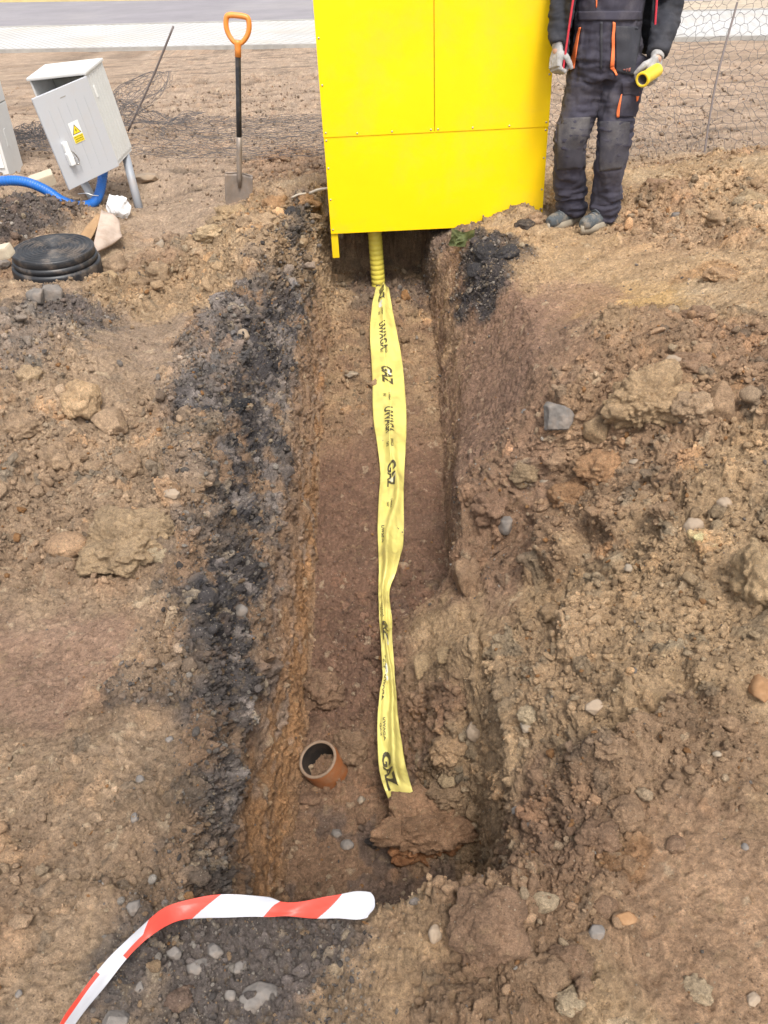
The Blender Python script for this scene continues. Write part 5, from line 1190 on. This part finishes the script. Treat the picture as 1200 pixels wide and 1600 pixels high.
jk = loc(skin_garment('jacket', [lerp_chain([shA + Vector((.03, 0, .0)), shA.lerp(elA, .45), elA, elA.lerp(wrA, .55), wrA + Vector((0, 0, .012))], [.078, .070, .062, .054, .044], n=30), lerp_chain([shB + Vector((-.03, 0, .0)), shB.lerp(elB, .45), elB, elB.lerp(wrB, .55), wrB + (elB - wrB).normalized() * .015], [.080, .072, .066, .060, .047], n=30),
      lerp_chain([shA, neck + Vector((0, .03, -.035)), shB], [.06, .07, .06])], .009, m_jk, root, shells=[shell], smooth_it=3, deform=jfold))
for a, k_ in ((-2.02, 0), (1.98, 1)):
    pts = []
    for j in range(22):
        t = j / 21; z = zl(a) + (neck.z - .03 - zl(a)) * t; flare = 1 + .20 * (1 - t) ** 1.5; shw = 1 if t < .8 else 1 - (t - .8) / .2 * .45; c = waist.lerp(neck, max(0, (z - waist.z) / (neck.z - waist.z)))
        pts.append(Vector((c.x + math.sin(a) * .208 * flare * shw, c.y + math.cos(a) * .166 * flare * shw - .004, z)))
    loc(tube('zip_edge', smooth_path(pts, 50), .0055, m_rz, root, 8))

# gloves
def gl(name, ch): return loc(skin_garment(name, ch, .0036, m_glv, root, smooth_it=2, deform=lambda c, n: c + n * (.0012 * fbm(c.astype(np.float32), 60, 3, 431))[:, None]))
gl('glove', hand_chains(hA, rr=1.12, scale=1.04, **HA) + [lerp_chain([wrA + Vector((0, 0, .045)), hA], [.032, .030])])
gl('glove', hand_chains(hB, rr=1.12, scale=1.04, **HB) + [lerp_chain([wrB + (elB - wrB).normalized() * .07, hB], [.040, .031])])

# trims and pockets laid on the cloth
from mathutils.bvhtree import BVHTree
def bvh_of(o):
    me = o.data; return BVHTree.FromPolygons([v.co[:] for v in me.vertices], [p.vertices[:] for p in me.polygons])
BV = bvh_of(ov)
def on_cloth(px, py, off):
    d = ray(px, py).normalized(); h_, n_, i_, s_ = BV.ray_cast(Vector((0, 0, CAM_H)), d)
    if h_ is None: h_, n_, i_, s_ = BV.find_nearest(PY(px, py, 4.7))
    return h_ + n_ * off
def patch(name, quad, material, off=.004, nx=14, ny=18, curve=None):
    a, b, c, d_ = quad; V = []; g2 = []
    for i in range(nx + 1):
        for j in range(ny + 1):
            u, v = i / nx, j / ny; x = (a[0] * (1 - u) + b[0] * u) * (1 - v) + (d_[0] * (1 - u) + c[0] * u) * v; y = (a[1] * (1 - u) + b[1] * u) * (1 - v) + (d_[1] * (1 - u) + c[1] * u) * v
            V.append(on_cloth(x, y, off))
    A = np.array([v[:] for v in V]).reshape(nx + 1, ny + 1, 3)
    for _ in range(3): A[1:-1] = (A[:-2] + 2 * A[1:-1] + A[2:]) / 4; A[:, 1:-1] = (A[:, :-2] + 2 * A[:, 1:-1] + A[:, 2:]) / 4
    Fq = [(i * (ny + 1) + j, (i + 1) * (ny + 1) + j, (i + 1) * (ny + 1) + j + 1, i * (ny + 1) + j + 1) for i in range(nx) for j in range(ny)]
    o = pyd(name, [tuple(v) for v in A.reshape(-1, 3)], Fq, material, root); k = o.modifiers.new('s', 'SOLIDIFY'); k.thickness = .004; k.offset = 0; return loc(o)
patch('hip_pocket', [(961, 40), (1003, 42), (990, 118), (962, 112)], m_ov2, .005); patch('pocket_trim', [(957, 34), (961, 35), (958, 104), (953, 104)], m_or, .009, 4, 20); patch('pocket_trim', [(953, 104), (958, 103), (965, 117), (962, 119)], m_or, .009, 4, 8)
patch('pocket_trim', [(906, 42), (909, 42), (899, 106), (890, 110)], m_or, .008, 5, 20)
patch('thigh_pocket', [(972, 140), (999, 142), (992, 184), (967, 182)], m_ov, .009); patch('thigh_trim', [(970, 146), (971.5, 146), (967.5, 183), (963, 183)], m_or, .012, 4, 12); patch('thigh_trim', [(992, 146), (997, 144), (994, 156), (992, 156)], m_or, .013, 4, 6); patch('pocket_flap', [(972, 128), (998, 130), (996, 149), (973, 147)], m_ov, .014)
patch('knee_patch', [(872, 186), (922, 182), (914, 262), (871, 266)], m_ov3, .003); patch('knee_patch', [(937, 190), (984, 190), (978, 262), (937, 268)], m_ov3, .003)
patch('waistband', [(904, 17), (1000, 17), (1001, 32), (905, 32)], m_ov, .007, 26, 5); patch('fly_seam', [(938, 34), (942, 34), (941, 108), (938, 108)], m_ov2, .004, 3, 18)
for q in ((974.5, 108), (979, 109), (983.5, 109)): patch('stitched_mark', [(q[0] - 1.3, q[1] - 1.8), (q[0] + 1.3, q[1] - 1.8), (q[0] + 1.3, q[1] + 1.8), (q[0] - 1.3, q[1] + 1.8)], mat('dull_red_thread', (.28, .10, .08), .9), .009, 2, 2)
patch('bib_trim', [(931, -30), (935, -30), (933, 12), (931, 12)], m_or, .006, 3, 10)
for s in (-1, 1): loc(tube('shoulder_strap', smooth_path([chest + Vector((.08 * s, -.13, -.02)), chest + Vector((.09 * s, -.13, .08)), neck + Vector((.085 * s, -.03, -.005)), neck + Vector((.07 * s, .10, -.10))], 24), .016, m_ov, root, 8, flat=.35))

# safety shoes
def shoe(ank, gz, yaw):
    f = Vector((math.sin(yaw), -math.cos(yaw), 0)); s = Vector((f.y, -f.x, 0)) * -1; b = Vector((ank.x, ank.y, gz)) - f * .055
    up = Vector((0, 0, 1)); ch = [lerp_chain([b + up * .055, b + f * .07 + up * .052, b + f * .15 + up * .045, b + f * .22 + up * .042, b + f * .25 + up * .040], [.040, .040, .0415, .039, .025], n=18), lerp_chain([b + f * .04 + up * .06, b + f * .035 + up * .115], [.048, .044]), lerp_chain([b + f * .05 + up * .10, b + f * .13 + up * .075], [.035, .036])]
    e = empty('shoe', (0, 0, 0)); e.parent = root; loc(e)
    def cut(co, nr): co = co.copy(); co[:, 2] = np.maximum(co[:, 2], gz + .020); return co + nr * (.0015 * fbm(co.astype(np.float32), 40, 3, 441))[:, None]
    skin_garment('upper', ch, .006, m_shoe, e, deform=cut, smooth_it=3)
    V = []; out = []
    for k in range(28):
        a = 2 * math.pi * k / 28; c = math.cos(a); out.append(b + f * (.098 + .158 * c) + s * (math.sin(a) * (.048 if c > 0 else .040) * (1 - .12 * (abs(c) > .9))))
    V = [q + up * z for z in (0.0, .014, .038) for q in out]; V2 = [Vector(q) for q in V]
    for q in V2[:28]: q.z -= .006
    Fc = [tuple(range(27, -1, -1)), tuple(range(56, 84))] + [(r * 28 + k, r * 28 + (k + 1) % 28, (r + 1) * 28 + (k + 1) % 28, (r + 1) * 28 + k) for r in (0, 1) for k in range(28)]
    pyd('sole', V2, Fc, m_sole, e)
    for k in range(4):
        c = b + f * (.10 + .022 * k) + up * (.118 - .011 * k); tube('lace', [c + s * .028 - up * .010, c + up * .004, c - s * .028 - up * .010], .0035, m_lace, e, 6)
shoe(ankA, gzA, math.radians(-52)); shoe(ankB, gzB, math.radians(-50))

# the short yellow pipe in his hand
m_yp = mat('bright_yellow_pipe', (.86, .62, .03), .4, var=.08, vscale=20, dirt=(.4, .28, .12), dirt_amt=.4, dscale=30); m_ypi = mat('grey_pipe_bore', (.22, .18, .16), .7)
MP = Matrix.Translation(pipe_c) @ pipe_dir.to_track_quat('Z', 'Y').to_matrix().to_4x4()
pp_ = lathe('pipe_offcut', [(.031, -.10), (.031, .040), (.0345, .043), (.0345, .058), (.0325, .060), (.0235, .060), (.0225, .056)], m_yp, seg=36, mtx=MP); lathe('bore', [(.0225, .0565), (.0225, -.02), (.0225, -.10)], m_ypi, pp_, 36, MP)
tag(pp_, 'short bright yellow pipe offcut held in the worker glove', 'pipe')
